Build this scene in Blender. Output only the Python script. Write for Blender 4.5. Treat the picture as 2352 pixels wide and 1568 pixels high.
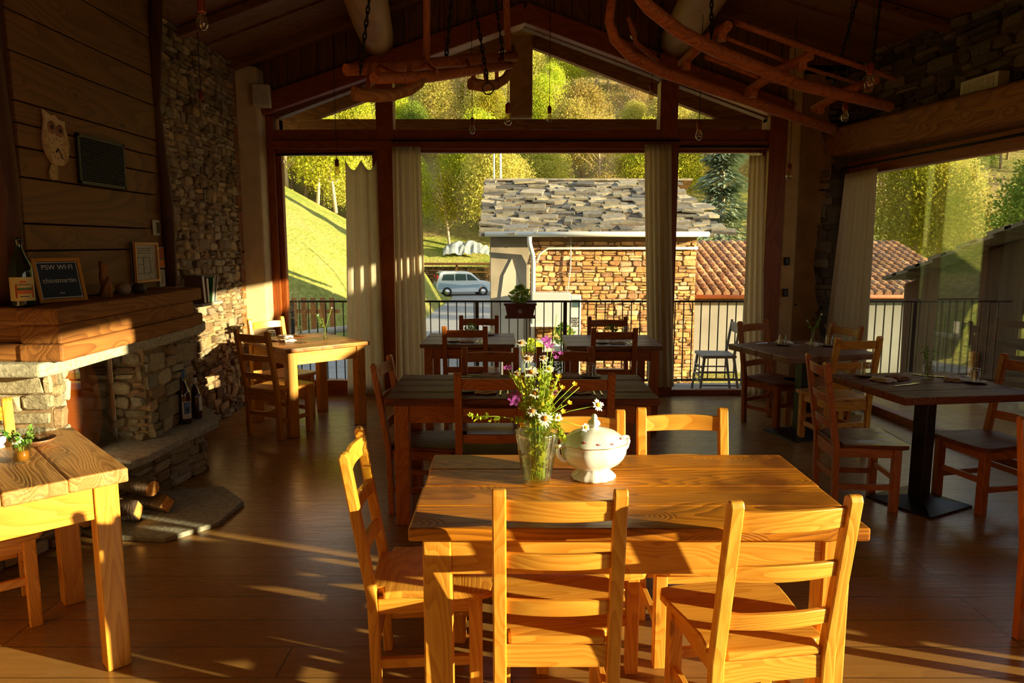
import bpy, bmesh, math, random
from mathutils import Vector, Matrix
for o in list(bpy.data.objects): bpy.data.objects.remove(o)
scene = bpy.context.scene
COL = scene.collection
R = math.radians
PI = math.pi

# ---------------------------------------------------------------- camera, sky, sun, exposure
cd = bpy.data.cameras.new('camera'); cam = bpy.data.objects.new('camera', cd); COL.objects.link(cam)
cam.location = (0, 0, 1.64); cam.rotation_euler = (R(90 - 7.73), 0, 0)
cd.sensor_width = 36; cd.lens = 36 * 1650 / 2352.0; cd.clip_end = 600; cd.clip_start = 0.05
cd.dof.use_dof = False
scene.camera = cam
scene.view_settings.view_transform = 'Standard'; scene.view_settings.look = 'None'
scene.view_settings.exposure = 0.62; scene.view_settings.gamma = 1.0
scene.view_settings.use_curve_mapping = False

w = bpy.data.worlds.new('sky'); scene.world = w; w.use_nodes = True
nt = w.node_tree; nt.nodes.clear()
wo = nt.nodes.new('ShaderNodeOutputWorld'); bg = nt.nodes.new('ShaderNodeBackground')
tc = nt.nodes.new('ShaderNodeTexCoord'); sx = nt.nodes.new('ShaderNodeSeparateXYZ'); rp = nt.nodes.new('ShaderNodeValToRGB')
nt.links.new(tc.outputs['Generated'], sx.inputs[0]); nt.links.new(sx.outputs['Z'], rp.inputs[0])
rp.color_ramp.elements[0].position = 0.0; rp.color_ramp.elements[0].color = (0.86, 0.76, 0.60, 1)
rp.color_ramp.elements[1].position = 0.55; rp.color_ramp.elements[1].color = (0.46, 0.55, 0.68, 1)
nt.links.new(rp.outputs[0], bg.inputs['Color']); bg.inputs['Strength'].default_value = 1.15
nt.links.new(bg.outputs[0], wo.inputs[0])

SUN_EL, SUN_AZ = R(9.4), R(18.6)
sd = bpy.data.lights.new('sun', 'SUN'); sun = bpy.data.objects.new('sun', sd); COL.objects.link(sun)
sd.energy = 13.0; sd.color = (1.0, 0.81, 0.49); sd.angle = R(0.6)
tow = Vector((-math.cos(SUN_AZ) * math.cos(SUN_EL), math.sin(SUN_AZ) * math.cos(SUN_EL), -math.sin(SUN_EL)))
sun.rotation_euler = tow.to_track_quat('-Z', 'Y').to_euler(); sun.location = (20, -8, 8)

# ---------------------------------------------------------------- materials
M = {}
def newmat(name):
    m = bpy.data.materials.new(name); m.use_nodes = True; n = m.node_tree
    b = n.nodes['Principled BSDF']; M[name] = m
    return m, n, b
def nd(n, t, ins=None, **kw):
    x = n.nodes.new(t)
    for k, v in kw.items(): setattr(x, k, v)
    if ins:
        for k, v in ins.items():
            if hasattr(v, 'is_output') or isinstance(v, bpy.types.NodeSocket): n.links.new(v, x.inputs[k])
            else: x.inputs[k].default_value = v
    return x
def math_(n, op, a, b=0.0, c=None):
    ins = {0: a, 1: b}
    if c is not None: ins[2] = c
    return nd(n, 'ShaderNodeMath', ins, operation=op).outputs[0]
def mix_(n, f, a, b, bt='MIX'):
    x = n.nodes.new('ShaderNodeMix'); x.data_type = 'RGBA'; x.blend_type = bt
    for i, v in ((0, f), (6, a), (7, b)):
        if isinstance(v, bpy.types.NodeSocket): n.links.new(v, x.inputs[i])
        else: x.inputs[i].default_value = v if i == 0 else (tuple(v) + (1,))[:4]
    return x.outputs[2]
def ramp_(n, f, stops):
    x = n.nodes.new('ShaderNodeValToRGB'); n.links.new(f, x.inputs[0]); e = x.color_ramp.elements
    while len(e) < len(stops): e.new(0.5)
    for i, (p, c) in enumerate(stops): e[i].position = p; e[i].color = (tuple(c) + (1,))[:4]
    return x.outputs[0]
def objcoord(n, sc, rnd=True):
    t = n.nodes.new('ShaderNodeTexCoord'); v = t.outputs['Object']
    if rnd:
        oi = n.nodes.new('ShaderNodeObjectInfo')
        s = nd(n, 'ShaderNodeVectorMath', {0: oi.outputs['Random'], 1: (17.3, 11.1, 23.7)}, operation='MULTIPLY').outputs[0]
        v = nd(n, 'ShaderNodeVectorMath', {0: v, 1: s}, operation='ADD').outputs[0]
    return nd(n, 'ShaderNodeMapping', {'Vector': v, 'Scale': sc}).outputs[0]
def flat(name, c, rough=0.6, metal=0.0, spec=0.5, noise=0.0, ns=8.0, coat=0.0):
    m, n, b = newmat(name)
    b.inputs['Base Color'].default_value = tuple(c) + (1,)
    b.inputs['Roughness'].default_value = rough; b.inputs['Metallic'].default_value = metal
    b.inputs['Specular IOR Level'].default_value = spec; b.inputs['Coat Weight'].default_value = coat
    if noise:
        no = nd(n, 'ShaderNodeTexNoise', {'Vector': objcoord(n, (1, 1, 1)), 'Scale': ns, 'Detail': 5.0})
        c2 = tuple(max(0, x * (1 - noise)) for x in c); c3 = tuple(min(1, x * (1 + noise)) for x in c)
        n.links.new(ramp_(n, no.outputs[0], [(0.3, c2), (0.7, c3)]), b.inputs['Base Color'])
        bp = nd(n, 'ShaderNodeBump', {'Height': no.outputs[0], 'Strength': 0.25, 'Distance': 0.02})
        n.links.new(bp.outputs[0], b.inputs['Normal'])
    return m
def wood(name, light, dark, axis='X', rings=14.0, sc=5.0, rough=0.42, coat=0.0, bump=0.25, knots=0.5, stain=None, spec=0.4):
    m, n, b = newmat(name)
    i = 'XYZ'.index(axis)
    s1 = [sc, sc, sc]; s1[i] = sc * 0.16
    s2 = [130, 130, 130]; s2[i] = 4
    c1 = objcoord(n, tuple(s1)); c2 = objcoord(n, tuple(s2))
    sk = [5.5, 5.5, 5.5]; sk[i] = 2.2
    vo = nd(n, 'ShaderNodeTexVoronoi', {'Vector': objcoord(n, tuple(sk)), 'Scale': 1.0})
    kd = nd(n, 'ShaderNodeMapRange', {'Value': vo.outputs['Distance'], 1: 0.0, 2: 0.30, 3: 1.0, 4: 0.0}).outputs[0]
    a = nd(n, 'ShaderNodeTexNoise', {'Vector': c1, 'Scale': 1.0, 'Detail': 2.0, 'Roughness': 0.4, 'Distortion': 0.3}).outputs[0]
    a = math_(n, 'MULTIPLY_ADD', kd, 0.22 * knots, a)
    fr = math_(n, 'FRACT', math_(n, 'MULTIPLY', a, rings))
    fib = nd(n, 'ShaderNodeTexNoise', {'Vector': c2, 'Scale': 1.0, 'Detail': 3.0}).outputs[0]
    g = ramp_(n, fr, [(0.0, (0.15,) * 3), (0.25, (0.0,) * 3), (0.8, (0.75,) * 3), (1.0, (1.0,) * 3)])
    f = math_(n, 'MULTIPLY_ADD', fib, 0.55, math_(n, 'MULTIPLY', g, 0.62)); f = math_(n, 'SUBTRACT', f, 0.12)
    col = mix_(n, f, light, dark)
    kk = nd(n, 'ShaderNodeMapRange', {'Value': vo.outputs['Distance'], 1: 0.045, 2: 0.085, 3: 0.85 * min(1, knots * 1.4), 4: 0.0}).outputs[0]
    col = mix_(n, kk, col, tuple(x * 0.35 for x in dark))
    if stain:
        big = nd(n, 'ShaderNodeTexNoise', {'Vector': objcoord(n, (3, 3, 3)), 'Scale': 1.0, 'Detail': 4.0}).outputs[0]
        sf = nd(n, 'ShaderNodeMapRange', {'Value': big, 1: 0.48, 2: 0.68, 3: 0.0, 4: 0.8}).outputs[0]
        col = mix_(n, sf, col, stain)
    n.links.new(col, b.inputs['Base Color'])
    b.inputs['Roughness'].default_value = rough; b.inputs['Coat Weight'].default_value = coat; b.inputs['Coat Roughness'].default_value = 0.18
    b.inputs['Specular IOR Level'].default_value = spec
    bp = nd(n, 'ShaderNodeBump', {'Height': math_(n, 'SUBTRACT', 1.0, f), 'Strength': bump, 'Distance': 0.004})
    n.links.new(bp.outputs[0], b.inputs['Normal'])
    return m
def colmat(name, rough=0.85, ns=25.0, amt=0.35, bump=0.5, sheen=0.0):      # colour from the mesh's per-stone tint
    m, n, b = newmat(name)
    at = nd(n, 'ShaderNodeAttribute', attribute_name='Col')
    no = nd(n, 'ShaderNodeTexNoise', {'Vector': objcoord(n, (1, 1, 1.6), False), 'Scale': ns, 'Detail': 6.0, 'Roughness': 0.65})
    k = ramp_(n, no.outputs[0], [(0.25, (1 - amt,) * 3), (0.75, (1 + amt * 0.5,) * 3)])
    n.links.new(mix_(n, 1.0, at.outputs['Color'], k, 'MULTIPLY'), b.inputs['Base Color'])
    b.inputs['Roughness'].default_value = rough; b.inputs['Specular IOR Level'].default_value = 0.25
    bp = nd(n, 'ShaderNodeBump', {'Height': no.outputs[0], 'Strength': min(1, bump * 1.6), 'Distance': 0.03})
    n.links.new(bp.outputs[0], b.inputs['Normal'])
    return m
def glassy(name, tint=(1, 1, 1), refl=1.0, ior=1.5, rough=0.0, mn=0.0, haze=0.0):      # thin clear glass: sees through and reflects by angle
    m = bpy.data.materials.new(name); m.use_nodes = True; n = m.node_tree; n.nodes.clear(); M[name] = m
    o = n.nodes.new('ShaderNodeOutputMaterial')
    t = nd(n, 'ShaderNodeBsdfTransparent', {'Color': tuple(tint) + (1,)}); g = nd(n, 'ShaderNodeBsdfGlossy', {'Roughness': rough})
    ge = n.nodes.new('ShaderNodeNewGeometry')      # same reflectance on the way in and the way out of the sheet
    f = nd(n, 'ShaderNodeFresnel', {'IOR': math_(n, 'MULTIPLY_ADD', ge.outputs['Backfacing'], 1 / ior - ior, ior)})
    f2 = math_(n, 'MULTIPLY_ADD', f.outputs[0], refl, mn)
    if haze:
        h_ = nd(n, 'ShaderNodeBsdfTranslucent', {'Color': tuple(tint) + (1,)}); t = nd(n, 'ShaderNodeMixShader', {0: haze, 1: t.outputs[0], 2: h_.outputs[0]})
    x = nd(n, 'ShaderNodeMixShader', {0: f2, 1: t.outputs[0], 2: g.outputs[0]})
    n.links.new(x.outputs[0], o.inputs[0])
    return m
def leafmat(name, c, c2, tr=0.45):
    m = bpy.data.materials.new(name); m.use_nodes = True; n = m.node_tree; n.nodes.clear(); M[name] = m
    o = n.nodes.new('ShaderNodeOutputMaterial')
    oi = n.nodes.new('ShaderNodeObjectInfo')
    no = nd(n, 'ShaderNodeTexNoise', {'Vector': objcoord(n, (1, 1, 1)), 'Scale': 0.9, 'Detail': 4.0})
    f = nd(n, 'ShaderNodeMapRange', {'Value': no.outputs[0], 1: 0.35, 2: 0.65}).outputs[0]
    col = mix_(n, f, c, c2)
    hs = nd(n, 'ShaderNodeHueSaturation', {'Color': col, 'Hue': math_(n, 'MULTIPLY_ADD', oi.outputs['Random'], 0.05, 0.475),
            'Value': math_(n, 'MULTIPLY_ADD', oi.outputs['Random'], 0.5, 0.72)}).outputs[0]
    d = nd(n, 'ShaderNodeBsdfDiffuse', {'Color': hs}); t = nd(n, 'ShaderNodeBsdfTranslucent', {'Color': hs})
    x = nd(n, 'ShaderNodeMixShader', {0: tr, 1: d.outputs[0], 2: t.outputs[0]})
    n.links.new(x.outputs[0], o.inputs[0])
    return m

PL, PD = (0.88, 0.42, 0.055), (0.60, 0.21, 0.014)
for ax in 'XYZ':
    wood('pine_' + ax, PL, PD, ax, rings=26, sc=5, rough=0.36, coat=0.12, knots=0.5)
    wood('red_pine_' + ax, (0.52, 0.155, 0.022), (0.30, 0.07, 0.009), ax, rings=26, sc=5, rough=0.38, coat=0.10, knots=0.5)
    wood('frame_' + ax, (0.36, 0.085, 0.009), (0.21, 0.042, 0.004), ax, rings=18, sc=4, rough=0.45, knots=0.2, bump=0.12)
    wood('old_' + ax, (0.42, 0.17, 0.035), (0.17, 0.055, 0.010), ax, rings=20, sc=4, rough=0.7, knots=0.6, bump=0.7)
    wood('board_' + ax, (0.25, 0.098, 0.020), (0.13, 0.044, 0.007), ax, rings=18, sc=2.5, rough=0.6, knots=0.7, bump=0.2)
    wood('dark_' + ax, (0.12, 0.036, 0.009), (0.05, 0.014, 0.003), ax, rings=9, sc=4, rough=0.65, knots=0.4, bump=0.6)
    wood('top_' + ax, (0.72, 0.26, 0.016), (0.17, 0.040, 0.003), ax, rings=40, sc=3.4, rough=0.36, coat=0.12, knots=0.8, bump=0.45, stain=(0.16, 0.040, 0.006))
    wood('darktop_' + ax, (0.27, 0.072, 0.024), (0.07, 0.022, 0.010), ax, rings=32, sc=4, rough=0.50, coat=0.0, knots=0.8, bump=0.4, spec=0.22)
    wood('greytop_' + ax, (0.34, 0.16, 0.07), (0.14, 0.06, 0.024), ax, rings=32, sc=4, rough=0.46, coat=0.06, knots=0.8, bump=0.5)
    wood('sled_' + ax, (0.50, 0.130, 0.022), (0.20, 0.045, 0.008), ax, rings=18, sc=7, rough=0.6, knots=0.7, bump=0.6)
wood('tarred_boards', (0.045, 0.020, 0.012), (0.02, 0.009, 0.006), 'Z', rings=9, sc=4, rough=0.7, knots=0.4)
wood('rawtop', (0.60, 0.30, 0.085), (0.30, 0.115, 0.022), 'X', rings=30, sc=5, rough=0.5, coat=0.08, knots=0.9, bump=0.6)
wood('pale_log', (0.48, 0.24, 0.05), (0.29, 0.125, 0.022), 'Y', rings=7, sc=2, rough=0.6, knots=0.4, bump=0.4)
wood('bark', (0.20, 0.13, 0.08), (0.06, 0.035, 0.02), 'Z', rings=20, sc=9, rough=0.9, knots=0.2, bump=1.0)
flat('cut_wood', (0.85, 0.36, 0.07), 0.7, noise=0.25, ns=30)
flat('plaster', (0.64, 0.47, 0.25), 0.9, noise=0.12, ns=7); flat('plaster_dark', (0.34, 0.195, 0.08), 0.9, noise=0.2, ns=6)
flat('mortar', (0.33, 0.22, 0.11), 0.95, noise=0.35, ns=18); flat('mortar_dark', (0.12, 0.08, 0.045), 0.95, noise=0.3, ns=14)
flat('mortar_house', (0.26, 0.14, 0.05), 0.95, noise=0.3, ns=5)
flat('slab_stone', (0.33, 0.31, 0.23), 0.8, noise=0.3, ns=40); flat('lintel_stone', (0.46, 0.43, 0.30), 0.85, noise=0.35, ns=45)
flat('house_plaster', (0.30, 0.25, 0.17), 0.9, noise=0.3, ns=1.5); flat('pale_plaster', (0.48, 0.43, 0.32), 0.9, noise=0.12, ns=1.2)
flat('render_plaster', (0.33, 0.31, 0.26), 0.9, noise=0.15, ns=1.2)
flat('black_metal', (0.012, 0.012, 0.013), 0.38, 0.0, 0.5); flat('iron', (0.03, 0.022, 0.018), 0.55, 0.7)
flat('steel', (0.75, 0.74, 0.72), 0.22, 1.0); flat('brass', (0.5, 0.33, 0.1), 0.3, 1.0); flat('copper', (0.42, 0.10, 0.03), 0.35, 0.6)
flat('porcelain', (0.88, 0.87, 0.80), 0.12, coat=0.6); flat('gilt', (0.55, 0.38, 0.10), 0.3, 0.7); flat('rose', (0.62, 0.10, 0.10), 0.4)
flat('rose_blue', (0.15, 0.12, 0.35), 0.4); flat('leaf_green', (0.10, 0.25, 0.05), 0.5)
flat('napkin', (0.86, 0.76, 0.60), 0.9, noise=0.1, ns=60); flat('brown_napkin', (0.42, 0.20, 0.09), 0.9, noise=0.1, ns=60)
flat('placemat', (0.10, 0.05, 0.03), 0.7); flat('white_gear', (0.62, 0.58, 0.48), 0.5); flat('switch_black', (0.02, 0.016, 0.014), 0.4)
flat('terracotta', (0.52, 0.17, 0.07), 0.8, noise=0.15); flat('planter', (0.14, 0.025, 0.02), 0.5); flat('soil', (0.06, 0.035, 0.02), 1.0)
flat('zinc_white', (0.62, 0.60, 0.52), 0.45); flat('cabinet', (0.46, 0.48, 0.44), 0.5); flat('asphalt', (0.30, 0.29, 0.27), 0.9, noise=0.15, ns=2)
flat('deck', (0.36, 0.33, 0.28), 0.8, noise=0.15, ns=6); flat('carwhite', (0.70, 0.76, 0.80), 0.25, coat=0.6); flat('carblue', (0.32, 0.45, 0.55), 0.3)
flat('carglass', (0.05, 0.09, 0.09), 0.08); flat('tyre', (0.02, 0.02, 0.02), 0.8); flat('red_lamp', (0.75, 0.03, 0.02), 0.3)
flat('tarp', (0.30, 0.34, 0.34), 0.3, noise=0.3, ns=1.5); flat('pot_white', (0.75, 0.72, 0.65), 0.5)
flat('chalk', (0.75, 0.72, 0.60), 0.9); flat('blackboard', (0.022, 0.035, 0.05), 0.6, noise=0.3, ns=12); flat('ink', (0.05, 0.03, 0.02), 0.8)
flat('paper', (0.55, 0.50, 0.38), 0.9, noise=0.2, ns=30); flat('gold_frame', (0.62, 0.26, 0.03), 0.35, coat=0.3); flat('label_cream', (0.72, 0.52, 0.18), 0.6)
flat('label_white', (0.72, 0.72, 0.68), 0.6); flat('label_blue', (0.07, 0.17, 0.38), 0.6); flat('label_red', (0.45, 0.06, 0.015), 0.6)
flat('label_orange', (0.75, 0.16, 0.02), 0.6); flat('label_green', (0.12, 0.17, 0.05), 0.6)
flat('bottle_green', (0.006, 0.02, 0.008), 0.06, spec=0.8, coat=0.8); flat('bottle_brown', (0.03, 0.010, 0.003), 0.06, spec=0.8, coat=0.8)
flat('owl_wood', (0.62, 0.40, 0.18), 0.7, noise=0.08, ns=20); flat('owl_wing', (0.50, 0.31, 0.10), 0.7, noise=0.35, ns=60); flat('owl_eye', (0.34, 0.14, 0.07), 0.7)
flat('pebble', (0.34, 0.23, 0.13), 0.6, noise=0.25, ns=14); flat('dark_rock', (0.07, 0.055, 0.045), 0.6, noise=0.3, ns=14)
flat('book_brown', (0.16, 0.075, 0.03), 0.6); flat('book_green', (0.05, 0.20, 0.04), 0.5); flat('book_white', (0.75, 0.72, 0.6), 0.6); flat('book_dark', (0.05, 0.035, 0.02), 0.6)
flat('chair_paint', (0.30, 0.28, 0.24), 0.6, noise=0.2); flat('stem', (0.36, 0.58, 0.06), 0.5); flat('petal_white', (0.92, 0.90, 0.80), 0.6)
flat('petal_purple', (0.50, 0.10, 0.50), 0.6); flat('yellow', (0.90, 0.55, 0.01), 0.6); flat('daisy_brown', (0.50, 0.20, 0.02), 0.7); flat('tea', (0.45, 0.17, 0.01), 0.2); flat('orange_bit', (0.75, 0.30, 0.06), 0.6)
flat('firebox', (0.10, 0.035, 0.012), 0.8, noise=0.5, ns=5); flat('copper_reflection', (0.78, 0.22, 0.025), 0.35, 0.2, noise=0.3, ns=3)  # last colour: the sunlit room's reflection in the fire glass, painted orange
flat('filament', (0.8, 0.4, 0.1), 0.5); flat('black_hole', (0.012, 0.010, 0.008), 0.9); flat('grille', (0.022, 0.020, 0.018), 0.5)
colmat('stones'); colmat('slates', ns=6.0, amt=0.45, bump=0.4); colmat('tiles', ns=8.0)
colmat('house_stones', ns=5.0, amt=0.45)
glassy('pane', (0.97, 0.98, 0.96), 0.8); glassy('side_pane', (0.90, 0.93, 0.92), 1.5, mn=0.05)
glassy('clear', (0.95, 0.97, 0.93), 1.6, rough=0.02, mn=0.03); glassy('vase_glass', (0.97, 0.985, 0.90), 1.6, rough=0.04, mn=0.035, haze=0.05)
glassy('water', (0.93, 0.97, 0.78), 0.5, ior=1.33, rough=0.0, haze=0.04); glassy('bulb_glass', (0.88, 0.80, 0.66), 2.5, rough=0.06, mn=0.14)
glassy('wrap', (0.96, 0.96, 0.96), 0.8, rough=0.25, mn=0.02); glassy('fire_glass', (0.85, 0.80, 0.75), 2.2, mn=0.05)
leafmat('leaf_lime', (0.60, 0.56, 0.05), (0.40, 0.46, 0.04)); leafmat('leaf_olive', (0.46, 0.44, 0.09), (0.58, 0.47, 0.12))
leafmat('leaf_brown', (0.58, 0.42, 0.14), (0.50, 0.44, 0.10)); leafmat('leaf_dark', (0.20, 0.30, 0.05), (0.30, 0.38, 0.06))
leafmat('leaf_fir', (0.20, 0.28, 0.20), (0.30, 0.36, 0.22), 0.15); leafmat('leaf_house', (0.14, 0.28, 0.05), (0.20, 0.34, 0.06), 0.25)
m, n, b = newmat('twig'); b.inputs['Base Color'].default_value = (0.50, 0.38, 0.26, 1); b.inputs['Roughness'].default_value = 0.9
# curtain cloth
def cloth(name, c, tr):
    m = bpy.data.materials.new(name); m.use_nodes = True; n = m.node_tree; n.nodes.clear(); M[name] = m
    o = n.nodes.new('ShaderNodeOutputMaterial')
    no = nd(n, 'ShaderNodeTexNoise', {'Vector': objcoord(n, (120, 120, 14)), 'Scale': 1.0, 'Detail': 3.0})
    col = ramp_(n, no.outputs[0], [(0.3, tuple(x * 0.86 for x in c)), (0.7, c)])
    d = nd(n, 'ShaderNodeBsdfDiffuse', {'Color': col}); t = nd(n, 'ShaderNodeBsdfTranslucent', {'Color': col})
    x = nd(n, 'ShaderNodeMixShader', {0: tr, 1: d.outputs[0], 2: t.outputs[0]}); n.links.new(x.outputs[0], o.inputs[0])
cloth('linen', (0.92, 0.82, 0.62), 0.62)
# floor boards
m, n, b = newmat('floor_boards')
t = n.nodes.new('ShaderNodeTexCoord')
br = nd(n, 'ShaderNodeTexBrick', {'Vector': t.outputs['Object'], 'Color1': (0.2, 0.2, 0.2, 1), 'Color2': (0.8, 0.8, 0.8, 1), 'Mortar': (0, 0, 0, 1), 'Scale': 1.0,
        'Mortar Size': 0.0022, 'Mortar Smooth': 0.2, 'Bias': 0.0, 'Brick Width': 2.1, 'Row Height': 0.212}, offset=0.43, offset_frequency=3)
sep = nd(n, 'ShaderNodeVectorMath', {0: br.outputs['Color'], 1: (9, 7, 3)}, operation='MULTIPLY').outputs[0]
vv = nd(n, 'ShaderNodeVectorMath', {0: t.outputs['Object'], 1: sep}, operation='ADD').outputs[0]
a = nd(n, 'ShaderNodeTexNoise', {'Vector': nd(n, 'ShaderNodeMapping', {'Vector': vv, 'Scale': (0.6, 6, 1)}).outputs[0], 'Scale': 1.0, 'Detail': 3.0}).outputs[0]
fr = math_(n, 'FRACT', math_(n, 'MULTIPLY', a, 10.0))
fib = nd(n, 'ShaderNodeTexNoise', {'Vector': nd(n, 'ShaderNodeMapping', {'Vector': vv, 'Scale': (6, 140, 1)}).outputs[0], 'Scale': 1.0, 'Detail': 4.0}).outputs[0]
f = math_(n, 'MULTIPLY_ADD', fib, 0.5, math_(n, 'MULTIPLY', fr, 0.35))
col = mix_(n, f, (0.41, 0.215, 0.055), (0.21, 0.092, 0.020))
col = mix_(n, 0.35, col, mix_(n, br.outputs['Color'], (0.25, 0.12, 0.032), (0.46, 0.25, 0.075)))
col = mix_(n, br.outputs['Fac'], col, (0.03, 0.012, 0.004))
n.links.new(col, b.inputs['Base Color']); b.inputs['Roughness'].default_value = 0.30; b.inputs['Specular IOR Level'].default_value = 0.5
rr = nd(n, 'ShaderNodeMapRange', {'Value': fib, 1: 0.3, 2: 0.7, 3: 0.20, 4: 0.34}); n.links.new(rr.outputs[0], b.inputs['Roughness'])
bp = nd(n, 'ShaderNodeBump', {'Height': math_(n, 'SUBTRACT', math_(n, 'MULTIPLY', f, 0.3), br.outputs['Fac']), 'Strength': 0.25, 'Distance': 0.002}); n.links.new(bp.outputs[0], b.inputs['Normal'])
# grass / woodland ground
def ground(name, a_, b_, c_, s1=0.35, s2=6.0):
    m, n, b = newmat(name); v = objcoord(n, (1, 1, 1), False)
    n1 = nd(n, 'ShaderNodeTexNoise', {'Vector': v, 'Scale': s1, 'Detail': 8.0, 'Roughness': 0.7}).outputs[0]
    n2 = nd(n, 'ShaderNodeTexNoise', {'Vector': v, 'Scale': s2, 'Detail': 5.0, 'Roughness': 0.7}).outputs[0]
    c1 = ramp_(n, n1, [(0.35, a_), (0.5, b_), (0.65, c_)])
    k = ramp_(n, n2, [(0.3, (0.55,) * 3), (0.7, (1.25,) * 3)])
    n.links.new(mix_(n, 1.0, c1, k, 'MULTIPLY'), b.inputs['Base Color']); b.inputs['Roughness'].default_value = 1.0; b.inputs['Specular IOR Level'].default_value = 0.1
    bp = nd(n, 'ShaderNodeBump', {'Height': n2, 'Strength': 0.8, 'Distance': 0.25}); n.links.new(bp.outputs[0], b.inputs['Normal'])
ground('grass_ground', (0.24, 0.31, 0.05), (0.40, 0.41, 0.09), (0.45, 0.39, 0.14))
ground('wood_ground', (0.30, 0.31, 0.07), (0.44, 0.36, 0.12), (0.50, 0.36, 0.16), 0.12, 2.5)

# ---------------------------------------------------------------- mesh builder
class MB:
    def __init__(s): s.b = bmesh.new(); s.cl = s.b.loops.layers.float_color.new('Col'); s.c = (1, 1, 1)
    def face(s, vs, sm=False):
        try: f = s.b.faces.new(vs)
        except ValueError: return None
        f.smooth = sm
        for l in f.loops: l[s.cl] = tuple(s.c) + (1,)
        return f
    def v(s, p): return s.b.verts.new(p)
    def hexa(s, P):                      # 8 corners: bottom 4 ccw, top 4 ccw
        v = [s.v(p) for p in P]
        for q in ((3, 2, 1, 0), (4, 5, 6, 7), (0, 1, 5, 4), (1, 2, 6, 5), (2, 3, 7, 6), (3, 0, 4, 7)): s.face([v[i] for i in q])
        return s
    def box(s, x0, x1, y0, y1, z0, z1): return s.hexa([(x0, y0, z0), (x1, y0, z0), (x1, y1, z0), (x0, y1, z0), (x0, y0, z1), (x1, y0, z1), (x1, y1, z1), (x0, y1, z1)])
    def obox(s, c, sx, sy, sz, rot=None):
        rot = rot or Matrix.Identity(3); c = Vector(c)
        return s.hexa([c + rot @ Vector((a * sx / 2, b_ * sy / 2, d * sz / 2)) for d in (-1, 1) for a, b_ in ((-1, -1), (1, -1), (1, 1), (-1, 1))])
    def bar(s, p, q, w_, h_, up=(0, 0, 1)):
        p, q = Vector(p), Vector(q); d = (q - p).normalized(); sd_ = d.cross(Vector(up))
        if sd_.length < 1e-4: sd_ = Vector((1, 0, 0))
        sd_.normalize(); u = sd_.cross(d)
        a = sd_ * w_ / 2; e = u * h_ / 2
        return s.hexa([p - a - e, p + a - e, q + a - e, q - a - e, p - a + e, p + a + e, q + a + e, q - a + e])
    def prism(s, pts, ax, a0, a1):       # polygon extruded along axis ax ('x': pts=(y,z), 'y': (x,z), 'z': (x,y))
        def mk(p, a): return {'x': (a, p[0], p[1]), 'y': (p[0], a, p[1]), 'z': (p[0], p[1], a)}[ax]
        A = [s.v(mk(p, a0)) for p in pts]; B = [s.v(mk(p, a1)) for p in pts]; n_ = len(pts)
        s.face(A); s.face(B[::-1])
        for i in range(n_): s.face([A[i], A[(i + 1) % n_], B[(i + 1) % n_], B[i]][::-1])
        return s
    def tube(s, pts, rad, n_=8, sm=True, cap=True):
        pts = [Vector(p) for p in pts]; rad = rad if isinstance(rad, (list, tuple)) else [rad] * len(pts)
        rings = []; ref = None
        for i, p in enumerate(pts):
            d = (pts[min(i + 1, len(pts) - 1)] - pts[max(i - 1, 0)]).normalized()
            if ref is None: ref = Vector((0, 0, 1)) if abs(d.z) < 0.9 else Vector((1, 0, 0))
            a = d.cross(ref).normalized(); c = a.cross(d); ref = c
            rings.append([s.v(p + (a * math.cos(t) + c * math.sin(t)) * rad[i]) for t in (2 * PI * k / n_ for k in range(n_))])
        for A, B in zip(rings, rings[1:]):
            for k in range(n_): s.face([A[k], A[(k + 1) % n_], B[(k + 1) % n_], B[k]], sm)
        if cap: s.face(rings[0][::-1]); s.face(rings[-1])
        return s
    def lathe(s, prof, n_=24, c=(0, 0, 0), fr=None, sm=True):     # prof (r, z); fr(angle, r, z) -> r
        rings = []
        for r, z in prof:
            if r < 1e-5: rings.append([s.v((c[0], c[1], c[2] + z))]); continue
            rings.append([s.v((c[0] + (fr(t, r, z) if fr else r) * math.cos(t), c[1] + (fr(t, r, z) if fr else r) * math.sin(t), c[2] + z)) for t in (2 * PI * k / n_ for k in range(n_))])
        for A, B in zip(rings, rings[1:]):
            for k in range(n_):
                k2 = (k + 1) % n_
                if len(A) == 1 and len(B) == 1: continue
                if len(A) == 1: s.face([A[0], B[k2], B[k]][::-1], sm)
                elif len(B) == 1: s.face([A[k], A[k2], B[0]], sm)
                else: s.face([A[k], A[k2], B[k2], B[k]], sm)
        return s
    def ball(s, c, r, n_=10, sc=(1, 1, 1), jit=0.0, rn=None):
        rings = []
        for i in range(n_ // 2 + 1):
            ph = PI * i / (n_ // 2); z = -math.cos(ph); q = math.sin(ph)
            k = 1 if i in (0, n_ // 2) else n_
            rg = []
            for j in range(k):
                t = 2 * PI * j / n_; f = 1 + (rn.uniform(-jit, jit) if rn else 0)
                rg.append(s.v((c[0] + r * sc[0] * q * math.cos(t) * f, c[1] + r * sc[1] * q * math.sin(t) * f, c[2] + r * sc[2] * z * f)))
            rings.append(rg)
        for A, B in zip(rings, rings[1:]):
            for k in range(n_):
                k2 = (k + 1) % n_
                if len(A) == 1: s.face([A[0], B[k2], B[k]][::-1], True)
                elif len(B) == 1: s.face([A[k], A[k2], B[0]], True)
                else: s.face([A[k], A[k2], B[k2], B[k]], True)
        return s
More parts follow.
